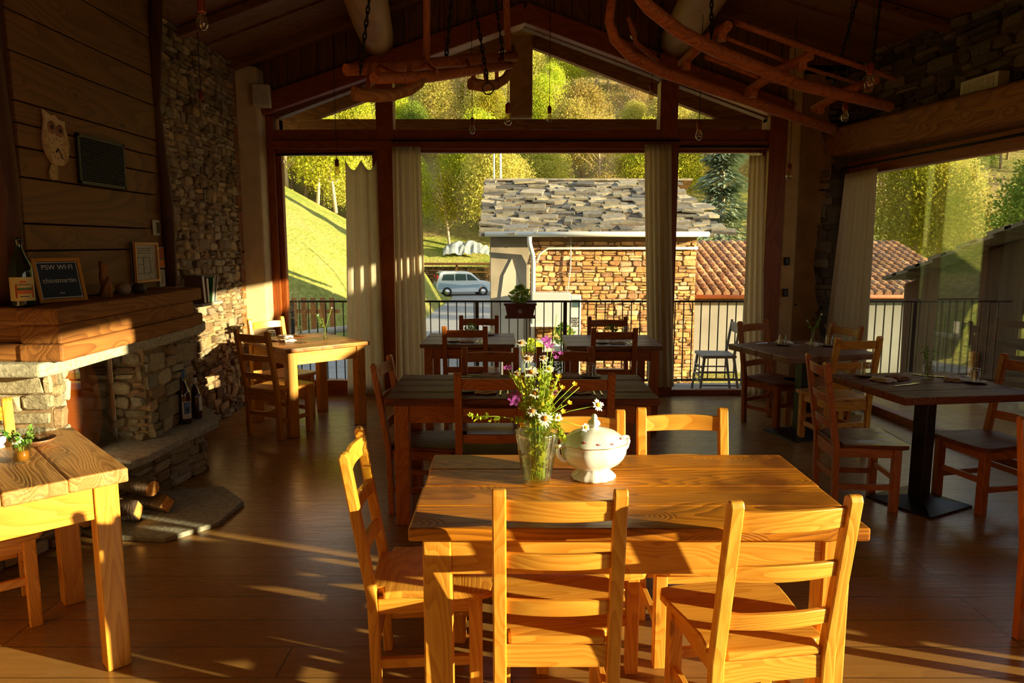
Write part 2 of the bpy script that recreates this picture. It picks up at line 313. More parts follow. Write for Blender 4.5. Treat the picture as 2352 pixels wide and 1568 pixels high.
    def build(s, name, mat_, parent=None, bevel=0.0, seg=2, loc=None, rot=None):
        me = bpy.data.meshes.new(name); s.b.normal_update(); bmesh.ops.recalc_face_normals(s.b, faces=s.b.faces); s.b.to_mesh(me); s.b.free()
        me.materials.append(M[mat_]); o = bpy.data.objects.new(name, me); COL.objects.link(o)
        if parent is not None: o.parent = parent
        if loc: o.location = loc
        if rot: o.rotation_euler = rot
        if bevel:
            md = o.modifiers.new('bevel', 'BEVEL'); md.width = bevel; md.segments = seg; md.limit_method = 'ANGLE'; md.angle_limit = R(35)
        return o
def tag(o, label=None, cat=None, group=None, kind=None):
    if label: o['label'] = label
    if cat: o['category'] = cat
    if group: o['group'] = group
    if kind: o['kind'] = kind
    return o
def struct(o): o['kind'] = 'structure'; return o
def empty(name, loc=(0, 0, 0), rz=0.0, label=None, cat=None, group=None):
    o = bpy.data.objects.new(name, None); COL.objects.link(o); o.location = loc; o.rotation_euler = (0, 0, rz); o.empty_display_size = 0.1
    return tag(o, label, cat, group)
def dup(o, loc=None, rz=None, label=None, group=None, parent=None):
    c = o.copy(); COL.objects.link(c); c.parent = parent
    for ch in list(o.children): dup(ch, parent=c)
    if loc is not None: c.location = loc
    if rz is not None: c.rotation_euler = (0, 0, rz)
    if label: c['label'] = label
    if group: c['group'] = group
    return c
def text(body, size, name, mat_, parent, mtx, ext=0.0006, align='CENTER', sx=1.0):
    cu = bpy.data.curves.new(name, 'FONT'); cu.body = body; cu.size = size; cu.align_x = align; cu.align_y = 'CENTER'; cu.extrude = ext
    t = bpy.data.objects.new(name, cu); COL.objects.link(t)
    bpy.context.view_layer.update(); me = bpy.data.meshes.new_from_object(t); bpy.data.objects.remove(t)
    me.materials.clear(); me.materials.append(M[mat_]); me.transform(mtx)
    o = bpy.data.objects.new(name, me); COL.objects.link(o); o.parent = parent
    return o
rnd = random.Random(7)

def stones(mb, O, U, V, N, W, H, ch, sl, dep, cols, mask=None, gap=0.005, rn=rnd, jit=0.10):
    O, U, V, N = Vector(O), Vector(U).normalized(), Vector(V).normalized(), Vector(N).normalized()
    y = 0.0
    while y < H - 0.01:
        h = min(rn.uniform(*ch), H - y); x = -rn.uniform(0, sl[0]); split = 0
        while x < W:
            l = rn.uniform(*sl); x0, x1 = max(x, 0), min(x + l, W); x += l
            if x1 - x0 < 0.03: continue
            hh = h * rn.uniform(0.8, 1.12)
            if mask and not mask((x0 + x1) / 2, y + h / 2): continue
            if h > ch[0] * 1.5 and not split and rn.random() < .3:      # two thin stones in one tall course
                jobs = [(y, hh * .5), (y + h * .5, hh * .5)]
            else: jobs = [(y, hh)]
            for yq, hh in jobs:
             c = rn.choice(cols); k = rn.uniform(0.65, 1.25); mb.c = tuple(a * k for a in c)
             w2, h2 = (x1 - x0) / 2 - gap / 2, hh / 2 - gap / 2; cx, cy = (x0 + x1) / 2, yq + hh / 2 + rn.uniform(-.1, .1) * hh
             cut = rn.uniform(0.5, 0.95)
             pts = []; sk = rn.uniform(-.14, .14)
             for a, b_ in ((-1, -cut), (-cut, -1), (cut, -1), (1, -cut), (1, cut), (cut, 1), (-cut, 1), (-1, cut)):
                 pts.append((cx + w2 * a * (1.02 - rn.uniform(0, jit)), cy + h2 * b_ * (1.05 - rn.uniform(0, jit * 1.5)) + sk * a * h2))
             d = dep * rn.uniform(0.35, 1.0); tx, ty = rn.uniform(-.35, .35), rn.uniform(-.35, .35)
             A = [mb.v(O + U * p[0] + V * p[1] - N * 0.01) for p in pts]
             B = [mb.v(O + U * p[0] + V * p[1] + N * d * (0.80 + tx * (p[0] - cx) / w2 * .5 + ty * (p[1] - cy) / h2 * .5)) for p in pts]
             Cc = [mb.v(O + U * (cx + (p[0] - cx) * .84) + V * (cy + (p[1] - cy) * .82) + N * d * (1 + tx * (p[0] - cx) / w2 * .5 + ty * (p[1] - cy) / h2 * .5 + rn.uniform(-.12, .12))) for p in pts]
             for i in range(8):
                 j = (i + 1) % 8
                 mb.face([A[i], A[j], B[j], B[i]]); mb.face([B[i], B[j], Cc[j], Cc[i]])
             mb.face(Cc)
        y += h
GREY = [(0.46, 0.40, 0.25), (0.54, 0.45, 0.26), (0.38, 0.35, 0.25), (0.60, 0.50, 0.30), (0.50, 0.36, 0.19), (0.60, 0.56, 0.38), (0.42, 0.27, 0.14)]
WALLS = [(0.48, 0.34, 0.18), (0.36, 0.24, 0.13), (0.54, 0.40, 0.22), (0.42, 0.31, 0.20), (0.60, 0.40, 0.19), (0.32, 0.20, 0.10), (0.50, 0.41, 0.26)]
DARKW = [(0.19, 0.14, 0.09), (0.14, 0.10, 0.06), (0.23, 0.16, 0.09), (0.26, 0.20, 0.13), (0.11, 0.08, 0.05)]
ORNG = [(0.74, 0.42, 0.16), (0.66, 0.34, 0.12), (0.80, 0.52, 0.24), (0.58, 0.28, 0.10), (0.72, 0.50, 0.28), (0.45, 0.24, 0.12), (0.80, 0.46, 0.16)]

# ---------------------------------------------------------------- the room
def RX(y): return 3.53 + (6.94 - y) * 0.08          # inner face of the slightly splayed right wall
def rbox(mb, d0, d1, y0, y1, z0, z1):
    return mb.hexa([(RX(y0) + d0, y0, z0), (RX(y0) + d1, y0, z0), (RX(y1) + d1, y1, z0), (RX(y1) + d0, y1, z0), (RX(y0) + d0, y0, z1), (RX(y0) + d1, y0, z1), (RX(y1) + d1, y1, z1), (RX(y1) + d0, y1, z1)])
RIDX, RIDZ, SL, SR = 0.13, 4.40, 0.355, 0.28
def cz(x): return RIDZ - (RIDX - x) * SL if x < RIDX else RIDZ - (x - RIDX) * SR
YB, YF = -4.0, 7.77

struct(MB().box(-3.2, 4.8, YB, 7.92, -0.14, 0.0).build('floor', 'floor_boards'))
# front wall: everything between floor and roof that is not glazing
wf = struct(MB().prism([(-2.42, 2.809), (-2.42, 2.92), (-2.6, 3.02), (-2.72, cz(-2.72)), (RIDX, cz(RIDX)), (3.5, cz(3.5)), (3.5, 3.0), (2.65, 2.90), (2.65, 2.93), (0.13, 3.83), (0.05, 3.83), (-2.42, 2.94)], 'y', 7.70, 7.82).build('wall_front', 'board_Z'))
def fpart(name, x0, x1, z0, z1, y0=7.66, y1=7.84, mt='frame_Z', par=wf, bv=0.006):
    return MB().box(x0, x1, y0, y1, z0, z1).build(name, mt, par, bv)
fpart('post', -1.41, -1.23, 0, 3.32); fpart('post', 1.53, 1.715, 0, 3.30); fpart('post', 2.65, 2.83, 0, 2.95, 7.60, 7.86); fpart('post', -2.56, -2.47, 0, 2.95)
fpart('header_beam', -2.55, 2.70, 2.615, 2.70, 7.64, 7.86, 'frame_X'); fpart('header_beam', -2.50, 2.70, 2.70, 2.815, 7.68, 7.86, 'frame_X')
MB().bar((-2.62, 7.66, 3.02), (0.14, 7.66, 3.94), 0.20, 0.19).build('rafter', 'frame_X', wf, 0.01)
MB().bar((0.12, 7.655, 3.94), (2.86, 7.655, 2.97), 0.20, 0.19).build('rafter', 'frame_X', wf, 0.01)
mb = MB(); rn = random.Random(3); x = -2.6
while x < 3.4:                                       # vertical boards between rafter and ceiling
    wd = rn.uniform(.12, .2); zl = 3.02 + (x + 2.62) * .333 if x < .13 else 3.94 - (x - .12) * .354
    mb.hexa([(x, 7.66, zl), (x + wd - .008, 7.66, zl), (x + wd - .008, 7.71, zl), (x, 7.71, zl), (x, 7.66, cz(x) + .02), (x + wd - .008, 7.66, cz(x + wd) + .02), (x + wd - .008, 7.71, cz(x + wd) + .02), (x, 7.71, cz(x) + .02)]); x += wd
mb.build('boarding', 'board_Z', wf)
# plaster jambs
MB().prism([(-2.73, 7.38), (-2.55, 7.46), (-2.55, 7.80), (-2.9, 7.80), (-2.9, 7.38)], 'z', 0, cz(-2.7)).build('plaster_jamb', 'plaster', wf, 0.02)
MB().box(-2.79, -2.735, 7.30, 7.40, 0, cz(-2.75)).build('corner_batten', 'old_Z', wf, 0.01)
mb = MB(); mb.prism([(2.83, 7.62), (2.97, 7.60), (3.0, 7.66), (3.0, 7.86), (2.83, 7.86)], 'z', 0, cz(2.9)); mb.build('plaster_jamb', 'plaster', wf, 0.02)
mb = MB(); pts = [(2.99, -0.0)] + [(3.26 + 0.05 * math.sin(z * 3.1) + rnd.uniform(-.02, .02), z) for z in [i * 0.14 for i in range(0, 25)]] + [(2.99, 3.36)]
mb.prism(pts, 'y', 7.64, 7.86); mb.build('plaster_panel', 'plaster_dark', wf)
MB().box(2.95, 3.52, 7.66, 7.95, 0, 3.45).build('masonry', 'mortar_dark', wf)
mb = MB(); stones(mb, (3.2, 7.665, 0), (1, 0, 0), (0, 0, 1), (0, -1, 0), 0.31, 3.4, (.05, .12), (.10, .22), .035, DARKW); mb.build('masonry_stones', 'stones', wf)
# glazing
def window(name, x0, x1, z0, z1, fr, lo=None, mt='pane'):
    r = empty(name, ((x0 + x1) / 2, 7.76, z0)); struct(r); cx, c0 = (x0 + x1) / 2, z0; lo = lo or fr
    for a, b_, c, d, ax in ((x0, x0 + fr, z0, z1, 'Z'), (x1 - fr, x1, z0, z1, 'Z'), (x0 + fr, x1 - fr, z1 - fr, z1, 'X'), (x0 + fr, x1 - fr, z0, z0 + lo, 'X')):
        MB().box(a - cx, b_ - cx, -.05, .03, c - c0, d - c0).build('window_frame', 'frame_' + ax, r, 0.005)
    MB().box(x0 + fr - cx, x1 - fr - cx, -.012, -.004, lo, z1 - fr - c0).build('pane', mt, r)
    return r
d1 = window('door_1', -2.47, -1.41, 0.0, 2.615, 0.055, 0.165)
h = MB(); h.tube([(0.515, -.06, 1.06), (0.515, -.10, 1.06), (0.512, -.115, 1.03), (0.497, -.115, .965), (0.492, -.11, .93), (0.50, -.10, .915)], 0.009, 8); h.box(.503, .527, -.062, -.048, 1.0, 1.10)
h.build('door_handle', 'brass', d1)
window('window_2', -1.23, 1.53, 0.0, 2.615, 0.03, 0.06); window('window_3', 1.715, 2.65, 0.0, 2.615, 0.03, 0.06)
for nm, poly in (('window_4', [(-2.42, 2.815), (-1.41, 2.815), (-1.41, 3.30), (-2.42, 2.94)]), ('window_5', [(-1.23, 2.815), (1.53, 2.815), (1.53, 3.33), (.13, 3.83), (.05, 3.83), (-1.23, 3.37)]),
                 ('window_6', [(1.715, 2.815), (2.62, 2.815), (2.62, 2.945), (1.715, 3.27)])):
    struct(MB().prism(poly, 'y', 7.75, 7.758).build(nm, 'pane'))
# left wall
wl = struct(MB().box(-3.05, -2.76, YB, 7.75, 0, 3.42).build('wall_left', 'mortar'))
mb = MB(); rs = random.Random(11)
stones(mb, (-2.765, 7.36, 0), (0, -1, 0), (0, 0, 1), (1, 0, 0), 2.35, 3.4, (.035, .10), (.05, .19), .05, WALLS, rn=rs, jit=.24)
mb.build('rubble_stones', 'stones', wl)
# right wall, with two glazed openings
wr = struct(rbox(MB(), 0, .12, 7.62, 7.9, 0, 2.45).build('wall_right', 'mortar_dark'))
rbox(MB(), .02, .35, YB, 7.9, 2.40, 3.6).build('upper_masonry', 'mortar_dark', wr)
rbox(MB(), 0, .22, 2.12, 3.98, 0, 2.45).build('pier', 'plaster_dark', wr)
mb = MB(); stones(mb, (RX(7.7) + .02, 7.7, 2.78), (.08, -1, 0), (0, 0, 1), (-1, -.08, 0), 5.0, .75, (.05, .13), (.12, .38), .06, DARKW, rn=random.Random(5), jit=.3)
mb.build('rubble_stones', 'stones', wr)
mb = MB(); ys = [1.2, 3, 4.2, 5.2, 6.2, 7.0, 7.62]; zt = [2.70, 2.71, 2.735, 2.75, 2.775, 2.79, 2.81]; zb = [2.45, 2.45, 2.46, 2.48, 2.50, 2.52, 2.535]
rg = [[mb.v((RX(y) + d, y, z)) for d, z in ((-.24, b_ + .02), (-.22, b_), (.05, b_), (.05, t_), (-.22, t_), (-.25, t_ - .03))] for y, t_, b_ in zip(ys, zt, zb)]
for A, B in zip(rg, rg[1:]):
    for k in range(6): mb.face([A[k], A[(k + 1) % 6], B[(k + 1) % 6], B[k]])
mb.face(rg[0]); mb.face(rg[-1][::-1]); mb.build('lintel_beam', 'old_Y', wr, .012)
rbox(MB(), .0, .12, 3.98, 7.62, 2.325, 2.47).build('head_frame', 'frame_Y', wr, .006)
rbox(MB(), .0, .12, -3.4, 2.12, 2.28, 2.47).build('head_frame', 'frame_Y', wr, .006)
rbox(MB(), -.06, .35, YB, -3.4, 0, 2.5).build('pier', 'plaster_dark', wr)
def rwin(name, y0, y1, z1, mulls=()):
    r = struct(empty(name, (RX((y0 + y1) / 2), (y0 + y1) / 2, 0)))
    def pb(nm, mt, *a, bv=.006):
        o = rbox(MB(), *a).build(nm, mt, None, bv); o.data.transform(Matrix.Translation(-r.location)); o.parent = r; return o
    pb('window_frame', 'frame_Y', .0, .10, y0, y1, 0, .075); pb('window_frame', 'frame_Z', .0, .09, y1 - .07, y1, .075, z1); pb('window_frame', 'frame_Z', .0, .09, y0, y0 + .07, .075, z1)
    for q in mulls: pb('window_frame', 'frame_Z', .02, .08, q - .04, q + .04, .075, z1)
    pb('pane', 'side_pane', .045, .053, y0, y1, .06, z1, bv=0)
    return r
rwin('window_7', 3.98, 7.62, 2.34); rwin('window_8', -3.4, 2.12, 2.29)
struct(MB().box(-3.05, 4.9, YB - .25, YB, 0, 4.5).build('wall_back', 'plaster_dark'))
# ceiling, rafters and purlins
cl = MB(); y = YB - .2; i = 0; rn = random.Random(8)
while y < 9.5:
    wd = rn.uniform(.2, .3); dz = (0.0, .018)[i % 2]
    for xa, xb in ((-3.3, RIDX), (RIDX, 5.1)):
        cl.hexa([(xa, y, cz(xa) + dz), (xb, y, cz(xb) + dz), (xb, y + wd - .006, cz(xb) + dz), (xa, y + wd - .006, cz(xa) + dz), (xa, y, cz(xa) + .14), (xb, y, cz(xb) + .14), (xb, y + wd - .006, cz(xb) + .14), (xa, y + wd - .006, cz(xa) + .14)])
    y += wd; i += 1
ceil = struct(cl.build('ceiling', 'board_X'))
for xa, xb in ((-3.4, RIDX), (RIDX, 5.2)):
    MB().hexa([(xa, YB - .3, cz(xa) + .13), (xb, YB - .3, cz(xb) + .13), (xb, 9.7, cz(xb) + .13), (xa, 9.7, cz(xa) + .13), (xa, YB - .3, cz(xa) + .22), (xb, YB - .3, cz(xb) + .22), (xb, 9.7, cz(xb) + .22), (xa, 9.7, cz(xa) + .22)]).build('roof_deck', 'slab_stone', ceil)
for y in (-1.5, -.4, .7, 1.8, 2.9, 4.0, 5.1, 6.2, 7.3):
    for xa, xb in ((-2.95, RIDX), (RIDX, 3.9)):
        MB().bar((xa, y, cz(xa) - .03), (xb, y, cz(xb) - .03), .10, .07).build('rafter', 'board_X', ceil, .006)
def log(pts, rad, name, mt, par, n_=14):
    return MB().tube(pts, rad, n_).build(name, mt, par)
log([(-1.36, 7.66, 3.68), (-1.28, 6.9, 3.66), (-1.12, 5.6, 3.60), (-1.08, 4.2, 3.64), (-1.15, 2, 3.66), (-1.1, -1, 3.66), (-1.1, -4, 3.66)], [.165, .175, .18, .175, .18, .18, .17], 'purlin', 'pale_log', ceil)
log([(1.66, 7.66, 3.66), (1.60, 6.4, 3.68), (1.52, 5.0, 3.70), (1.55, 3, 3.70), (1.6, 0, 3.68), (1.6, -4, 3.68)], [.17, .18, .19, .18, .18, .17], 'purlin', 'pale_log', ceil)
MB().box(.0, .27, YB, 9.5, 4.08, 4.36).build('ridge_beam', 'pale_log', ceil, .02)
# outside: roof overhang frame
of = struct(MB().box(-2.95, 3.15, 8.95, 9.10, 2.90, 3.132).build('trim_1', 'old_X'))
MB().box(-.03, .245, 8.9, 9.12, 3.158, 4.2).build('king_post', 'pale_log', of, .015)
MB().prism([(-3.3, 2.82), (.1, 4.0), (.1, 4.42), (-3.3, 3.24)], 'y', 8.97, 9.08).build('barge_rafter', 'old_X', of)
MB().prism([(.1, 4.02), (3.6, 2.74), (3.6, 3.30), (.1, 4.40)], 'y', 8.97, 9.08).build('barge_rafter', 'old_X', of)
for x in (-2.9, 3.25): MB().box(x - .08, x + .08, 8.95, 9.1, -1.8, 2.95).build('porch_post', 'old_Z', of, .01)
struct(MB().box(-3.4, 6.0, 7.86, 9.02, -.30, -.12).build('trim_2', 'deck'))

# ---------------------------------------------------------------- terrain
def lerpt(t, P):
    if t <= P[0][0]: return P[0][1]
    for (a, b_), (c, d) in zip(P, P[1:]):
        if t <= c: return b_ + (d - b_) * (t - a) / (c - a)
    return P[-1][1]
def hgt(x, y):
    g = -1.8 - max(0, min(1, (y - 38) / 12)) * .12
    d = lerpt(y, ((12, -9), (23, -7.4), (30, -4.6), (41, -4.0), (50, -5.6), (56, -8))) - x
    L = 0 if d < 0 else (2.5 * (1 - math.exp(-d / 1.0)) + .48 * d) * lerpt(y, ((8, .4), (18, .62), (30, .9), (40, 1.0)))
    t = max(0, min(1, (y - 54.6) / 2.6)); B = 2.7 * t * t * (3 - 2 * t) + max(0, y - 58) * .56
    if x > 12: B = max(B, (y - 46) * .45 * min(1, (x - 12) / 15))
    return g + max(L, B, 0) + (.22 * math.sin(x * .31 + y * .17) * min(1, max(L, B) / 3))
def terrain(name, xs, ys, mt):
    mb = MB(); G = [[mb.v((x, y, hgt(x, y))) for x in xs] for y in ys]
    for a in range(len(ys) - 1):
        for c in range(len(xs) - 1): mb.face([G[a][c], G[a][c + 1], G[a + 1][c + 1], G[a + 1][c]], True)
    return struct(mb.build(name, mt))
terrain('ground', [-60 + i * 1.0 for i in range(0, 130)], [-6 + i * 1.3 for i in range(0, 52)], 'grass_ground')
terrain('hillside', [-110 + i * 5 for i in range(0, 54)], [59 + i * 4.2 for i in range(0, 30)], 'wood_ground')
mb = MB(); pr = None
for y, a, c in ((9.2, -8.5, 3.5), (14, -8.2, 2.0), (18, -7.6, .6), (24, -6.4, .2), (30, -4.5, .3), (40, -3.9, .6), (47, -3.9, 1.2), (53, -4.5, 3)):
    L = [mb.v((a + (c - a) * k / 6, y, hgt(a + (c - a) * k / 6, y) + .03)) for k in range(7)]
    if pr:
        for k in range(6): mb.face([pr[k], pr[k + 1], L[k + 1], L[k]], True)
    pr = L
struct(mb.build('road', 'asphalt'))

# ---------------------------------------------------------------- trees
def quad(mb, p, s, rn, up=0.0):
    a = Vector((rn.gauss(0, 1), rn.gauss(0, 1), rn.gauss(0, 1) * (1 - up))).normalized(); c = a.cross(Vector((rn.gauss(0, 1), rn.gauss(0, 1), rn.gauss(0, 1)))).normalized()
    a *= s; c *= s * .6
    mb.face([mb.v(p - a), mb.v(p + c), mb.v(p + a), mb.v(p - c)])
def branches(mb, base, H, rn, n_=9, r=.12, spread=.35):
    tips = []; lean = Vector((rn.uniform(-.1, .1), rn.uniform(-.1, .1), 1))
    tr = [Vector(base) + lean * H * t + Vector((math.sin(t * 5) * .05, 0, 0)) for t in (0, .25, .5, .75, .95)]
    mb.tube(tr, [r, r * .8, r * .6, r * .35, r * .1], 6)
    for i in range(n_):
        t = rn.uniform(.25, .9); p = Vector(base) + lean * H * t; a = rn.uniform(0, 2 * PI); L = H * spread * (1.15 - t)
        q = p + Vector((math.cos(a) * L, math.sin(a) * L, L * rn.uniform(.5, 1.2))); mid = (p + q) / 2 + Vector((0, 0, L * .1))
        mb.tube([p, mid, q], [r * .35 * (1.1 - t), r * .2, r * .05], 4, cap=False); tips += [q, mid]
        for k in range(3):
            s_ = mid.lerp(q, rn.random()); e = s_ + Vector((rn.uniform(-.5, .5), rn.uniform(-.5, .5), rn.uniform(.1, .7))) * L * .7
            mb.tube([s_, e], [r * .1, r * .03], 3, cap=False); tips.append(e)
    return tips
def make_tree(name, label, cat, H, rad, mt, seed, nleaf, ls, kind='round'):
    rn = random.Random(seed); r = empty(name, label=label, cat=cat); tm = MB()
    tips = branches(tm, (0, 0, 0), H, rn, 14 if kind != 'bare' else 30, H * .016 + .03, .35); tm.build('trunk', 'twig', r)
    f = MB()
    for i in range(nleaf):
        c = rn.choice(tips) if kind == 'bare' else None
        if kind == 'bare': p = c + Vector((rn.gauss(0, .35), rn.gauss(0, .35), rn.gauss(0, .35)))
        else:
            a = rn.choice(tips); k = rn.random() ** .5; a_ = rn.uniform(0, 2 * PI); z = rn.uniform(.18, 1.0); q = math.sin(PI * (z * .85 + .12)) ** .6 * rad * k
            p = Vector((math.cos(a_) * q, math.sin(a_) * q, z * H))
            p = p.lerp(a, .35) + Vector((rn.gauss(0, .2), rn.gauss(0, .2), rn.gauss(0, .2)))
        quad(f, p, ls * rn.uniform(.6, 1.3), rn)
    f.build('foliage', mt, r); return r
KINDS = [make_tree('tree', 'yellow-green spring tree growing on the wooded hillside', 'tree', 9.5, 3.2, 'leaf_lime', 1, 16000, .085),
         make_tree('tree', 'olive-coloured tree in young leaf on the wooded hillside', 'tree', 8.5, 3.4, 'leaf_olive', 2, 15000, .085),
         make_tree('tree', 'half-bare brownish tree on the wooded hillside', 'tree', 9.0, 3.0, 'leaf_brown', 3, 8000, .07, 'bare'),
         make_tree('tree', 'dark green bushy tree on the wooded hillside', 'tree', 7.5, 2.8, 'leaf_dark', 4, 14000, .085)]
GR = ['lime trees on the hillside', 'olive trees on the hillside', 'bare trees on the hillside', 'dark trees on the hillside']
used = set(); rt = random.Random(21); spots = []
for Y0, Y1, nn, x0, x1 in ((57.5, 64, 30, -.40, .60), (64, 78, 56, -.40, .80), (78, 100, 70, -.40, .80), (100, 135, 70, -.40, .80)):
    for i in range(nn):
        y = rt.uniform(Y0, Y1); x = (x0 + (x1 - x0) * ((i + rt.random()) / nn)) * y
        spots.append((x, y))
for x, y in ((22, 30), (25, 34), (28, 38), (31, 42), (25, 42), (36, 44), (20, 36), (34, 36), (16, 40)): spots.append((x, y))
for x, y in spots:
    k = rt.choices((0, 1, 2, 3), (.22, .28, .40, .10))[0]
    if -3 < x / y * 10 < 1 and y < 75: k = rt.choices((0, 1, 3), (.5, .35, .15))[0]
    if abs(x / y * 10 - 3.9) < 1.2 and y < 70: k = 2
    s = rt.uniform(.7, 1.15); loc = (x, y, hgt(x, y) - .2)
    if k in used: o = dup(KINDS[k], loc, rt.uniform(0, 6))
    else: o = KINDS[k]; used.add(k); o.location = loc
    o.scale = (s, s, s); o['group'] = GR[k]
t = make_tree('tree', 'slim young birch with a pale trunk left of the slate-roofed house', 'tree', 6.5, 1.6, 'leaf_lime', 31, 4000, .08); t.location = (-5.0, 58.2, hgt(-5.0, 58.2))
t = make_tree('tree', 'orchard tree with a leaning forked trunk at the top of the grassy slope', 'tree', 5.5, 2.6, 'leaf_lime', 33, 6000, .09); t.location = (-9.9, 41, hgt(-9.9, 41)); t.rotation_euler = (0, R(-8), 0)
for (x, y), lb in zip(((-15.6, 47), (-13.6, 51), (-18.5, 53)), ('leafy tree at the far left edge of the grassy slope', 'leafy tree right above the path on the grassy slope', 'tall leafy tree highest on the grassy slope')):
    t = dup(KINDS[0], (x, y, hgt(x, y)), rt.uniform(0, 6), lb); t.scale = (.8, .8, .8); t['group'] = 'trees above the grassy slope'
# blue-green fir
fr_ = empty('fir_tree', (8.6, 30, -1.8), label='tall blue-green conifer behind the right end of the stone house', cat='tree'); rn = random.Random(5)
MB().tube([(0, 0, 0), (0, 0, 5), (0, 0, 10.5)], [.22, .15, .03], 8).build('trunk', 'twig', fr_); f = MB()
for i in range(5200):
    z = rn.random() ** .8; rr_ = (1 - z) * 2.6 * rn.random() ** .4 * (0.75 + .25 * math.sin(z * 60)); a_ = rn.uniform(0, 2 * PI)
    p = Vector((math.cos(a_) * rr_, math.sin(a_) * rr_, .6 + z * 10 - rr_ * .28)); d = Vector((math.cos(a_ + rn.uniform(-.5, .5)), math.sin(a_ + rn.uniform(-.5, .5)), -.3)) * .26
    s_ = Vector((-d.y, d.x, 0)) * .3; f.face([f.v(p - d), f.v(p + s_), f.v(p + d), f.v(p - s_ + Vector((0, 0, .03)))])
f.build('foliage', 'leaf_fir', fr_)

# ---------------------------------------------------------------- stone house with slate roof
ho = empty('stone_house', (2.0, 17, -1.8), label='rubble stone house with a heavy slate roof and white gutter', cat='house')
MB().box(-2.5, 2.36, .1, 6.2, 0, 3.62).build('wall', 'mortar_house', ho)
MB().prism([(.1, 3.6), (3.2, 5.0), (6.2, 3.6)], 'x', -2.5, 2.36).build('gable', 'mortar_house', ho)
mb = MB(); rn = random.Random(2)
stones(mb, (-1.55, .1, 0), (1, 0, 0), (0, 0, 1), (0, -1, 0), 3.9, 3.5, (.07, .15), (.12, .36), .05, ORNG, rn=rn, jit=.22)
mb.build('rubble_stones', 'house_stones', ho)
MB().box(-2.52, -1.58, .03, .12, 0, 3.6).build('plaster_patch', 'house_plaster', ho, .02)
MB().prism([(-2.3, 0), (-1.75, 0), (-1.72, 1.9), (-1.85, 2.6), (-2.0, 3.1), (-2.2, 2.7), (-2.32, 1.8)], 'y', .0, .05).build('plaster_patch', 'pale_plaster', ho)
mb = MB(); rn = random.Random(9); nr = 17
SLT = [(0.27, 0.23, 0.16), (0.20, 0.18, 0.14), (0.34, 0.29, 0.20), (0.15, 0.14, 0.12), (0.28, 0.24, 0.15)]
for i in range(nr):
    t0 = i / nr; x = -2.75
    while x < 2.7 - t0 * .35:
        wd = rn.uniform(.18, .62); y = -.35 + t0 * 3.55 + rn.uniform(-.06, .06); z = 3.66 + t0 * 1.5
        kk = rn.uniform(.55, 1.35); mb.c = tuple(a * kk for a in rn.choice(SLT)); rot = Matrix.Rotation(R(23 - 9) + rn.uniform(-.03, .03), 3, 'X') @ Matrix.Rotation(rn.uniform(-.22, .22), 3, 'Z') @ Matrix.Rotation(rn.uniform(-.09, .09), 3, 'Y')
        mb.obox((x + wd / 2, y + .2, z + rn.uniform(.02, .09)), wd, rn.uniform(.40, .60), rn.uniform(.035, .08), rot); x += wd * .94
for i in range(6):
    x = -2.75
    while x < 2.5: wd = rn.uniform(.4, .7); mb.c = rn.choice(SLT); mb.obox((x + wd / 2, 3.5 + i * .52, 5.1 - i * .24), wd, .6, .06, Matrix.Rotation(R(-20), 3, 'X')); x += wd
mb.build('slate_roof', 'slates', ho)
MB().prism([(-.28, 3.60), (3.2, 5.04), (3.2, 5.14), (-.30, 3.68)], 'x', -2.6, 2.45).build('roof_boards', 'mortar_dark', ho)
MB().tube([(-2.62, -.42, 3.66), (2.5, -.42, 3.66)], .062, 10).build('gutter', 'zinc_white', ho)
MB().tube([(-1.6, -.42, 3.6), (-1.6, -.42, 3.45), (-1.52, -.10, 3.2), (-1.5, -.08, 3.0), (-1.5, -.08, 0)], .055, 10).build('downpipe', 'zinc_white', ho)
MB().tube([(-1.42, -.02, 3.0), (-1.35, -.02, 3.22), (-1.15, -.02, 3.34), (2.36, -.02, 3.34)], .028, 8).build('conduit', 'zinc_white', ho)
MB().tube([(-.62, 0, 3.6), (-.62, 0, 2.9), (-.72, 0, 2.1)], .014, 6).build('cable', 'zinc_white', ho)
# second house, clay tiles
h2 = empty('tiled_house', (8.6, 19, -1.8), label='low pale rendered house with a clay tile roof right of the stone house', cat='house')
MB().box(-3.9, 3.4, 0.1, 5, 0, 2.15).build('wall', 'render_plaster', h2)
mb = MB(); rn = random.Random(4); TL_ = [(0.52, 0.28, 0.13), (0.42, 0.22, 0.11), (0.60, 0.37, 0.20), (0.35, 0.20, 0.12)]
for i in range(34):
    for j in range(14):
        kk = rn.uniform(.6, 1.25); mb.c = tuple(a * kk for a in rn.choice(TL_)); x = -4.15 + i * .235; y = -.2 + j * .32; z = 2.12 + j * .098
        mb.tube([(x, y, z + .03), (x, y + .38, z + .11)], [.10, .075], 6, cap=True)
mb.build('tile_roof', 'tiles', h2)
MB().prism([(-.15, 2.05), (4.35, 3.42), (4.35, 3.35), (-.1, 1.95)], 'x', -4.2, 3.85).build('roof_boards', 'dark_Y', h2)
MB().tube([(-4.2, -.3, 2.08), (3.8, -.3, 2.08)], .05, 8).build('gutter', 'terracotta', h2)
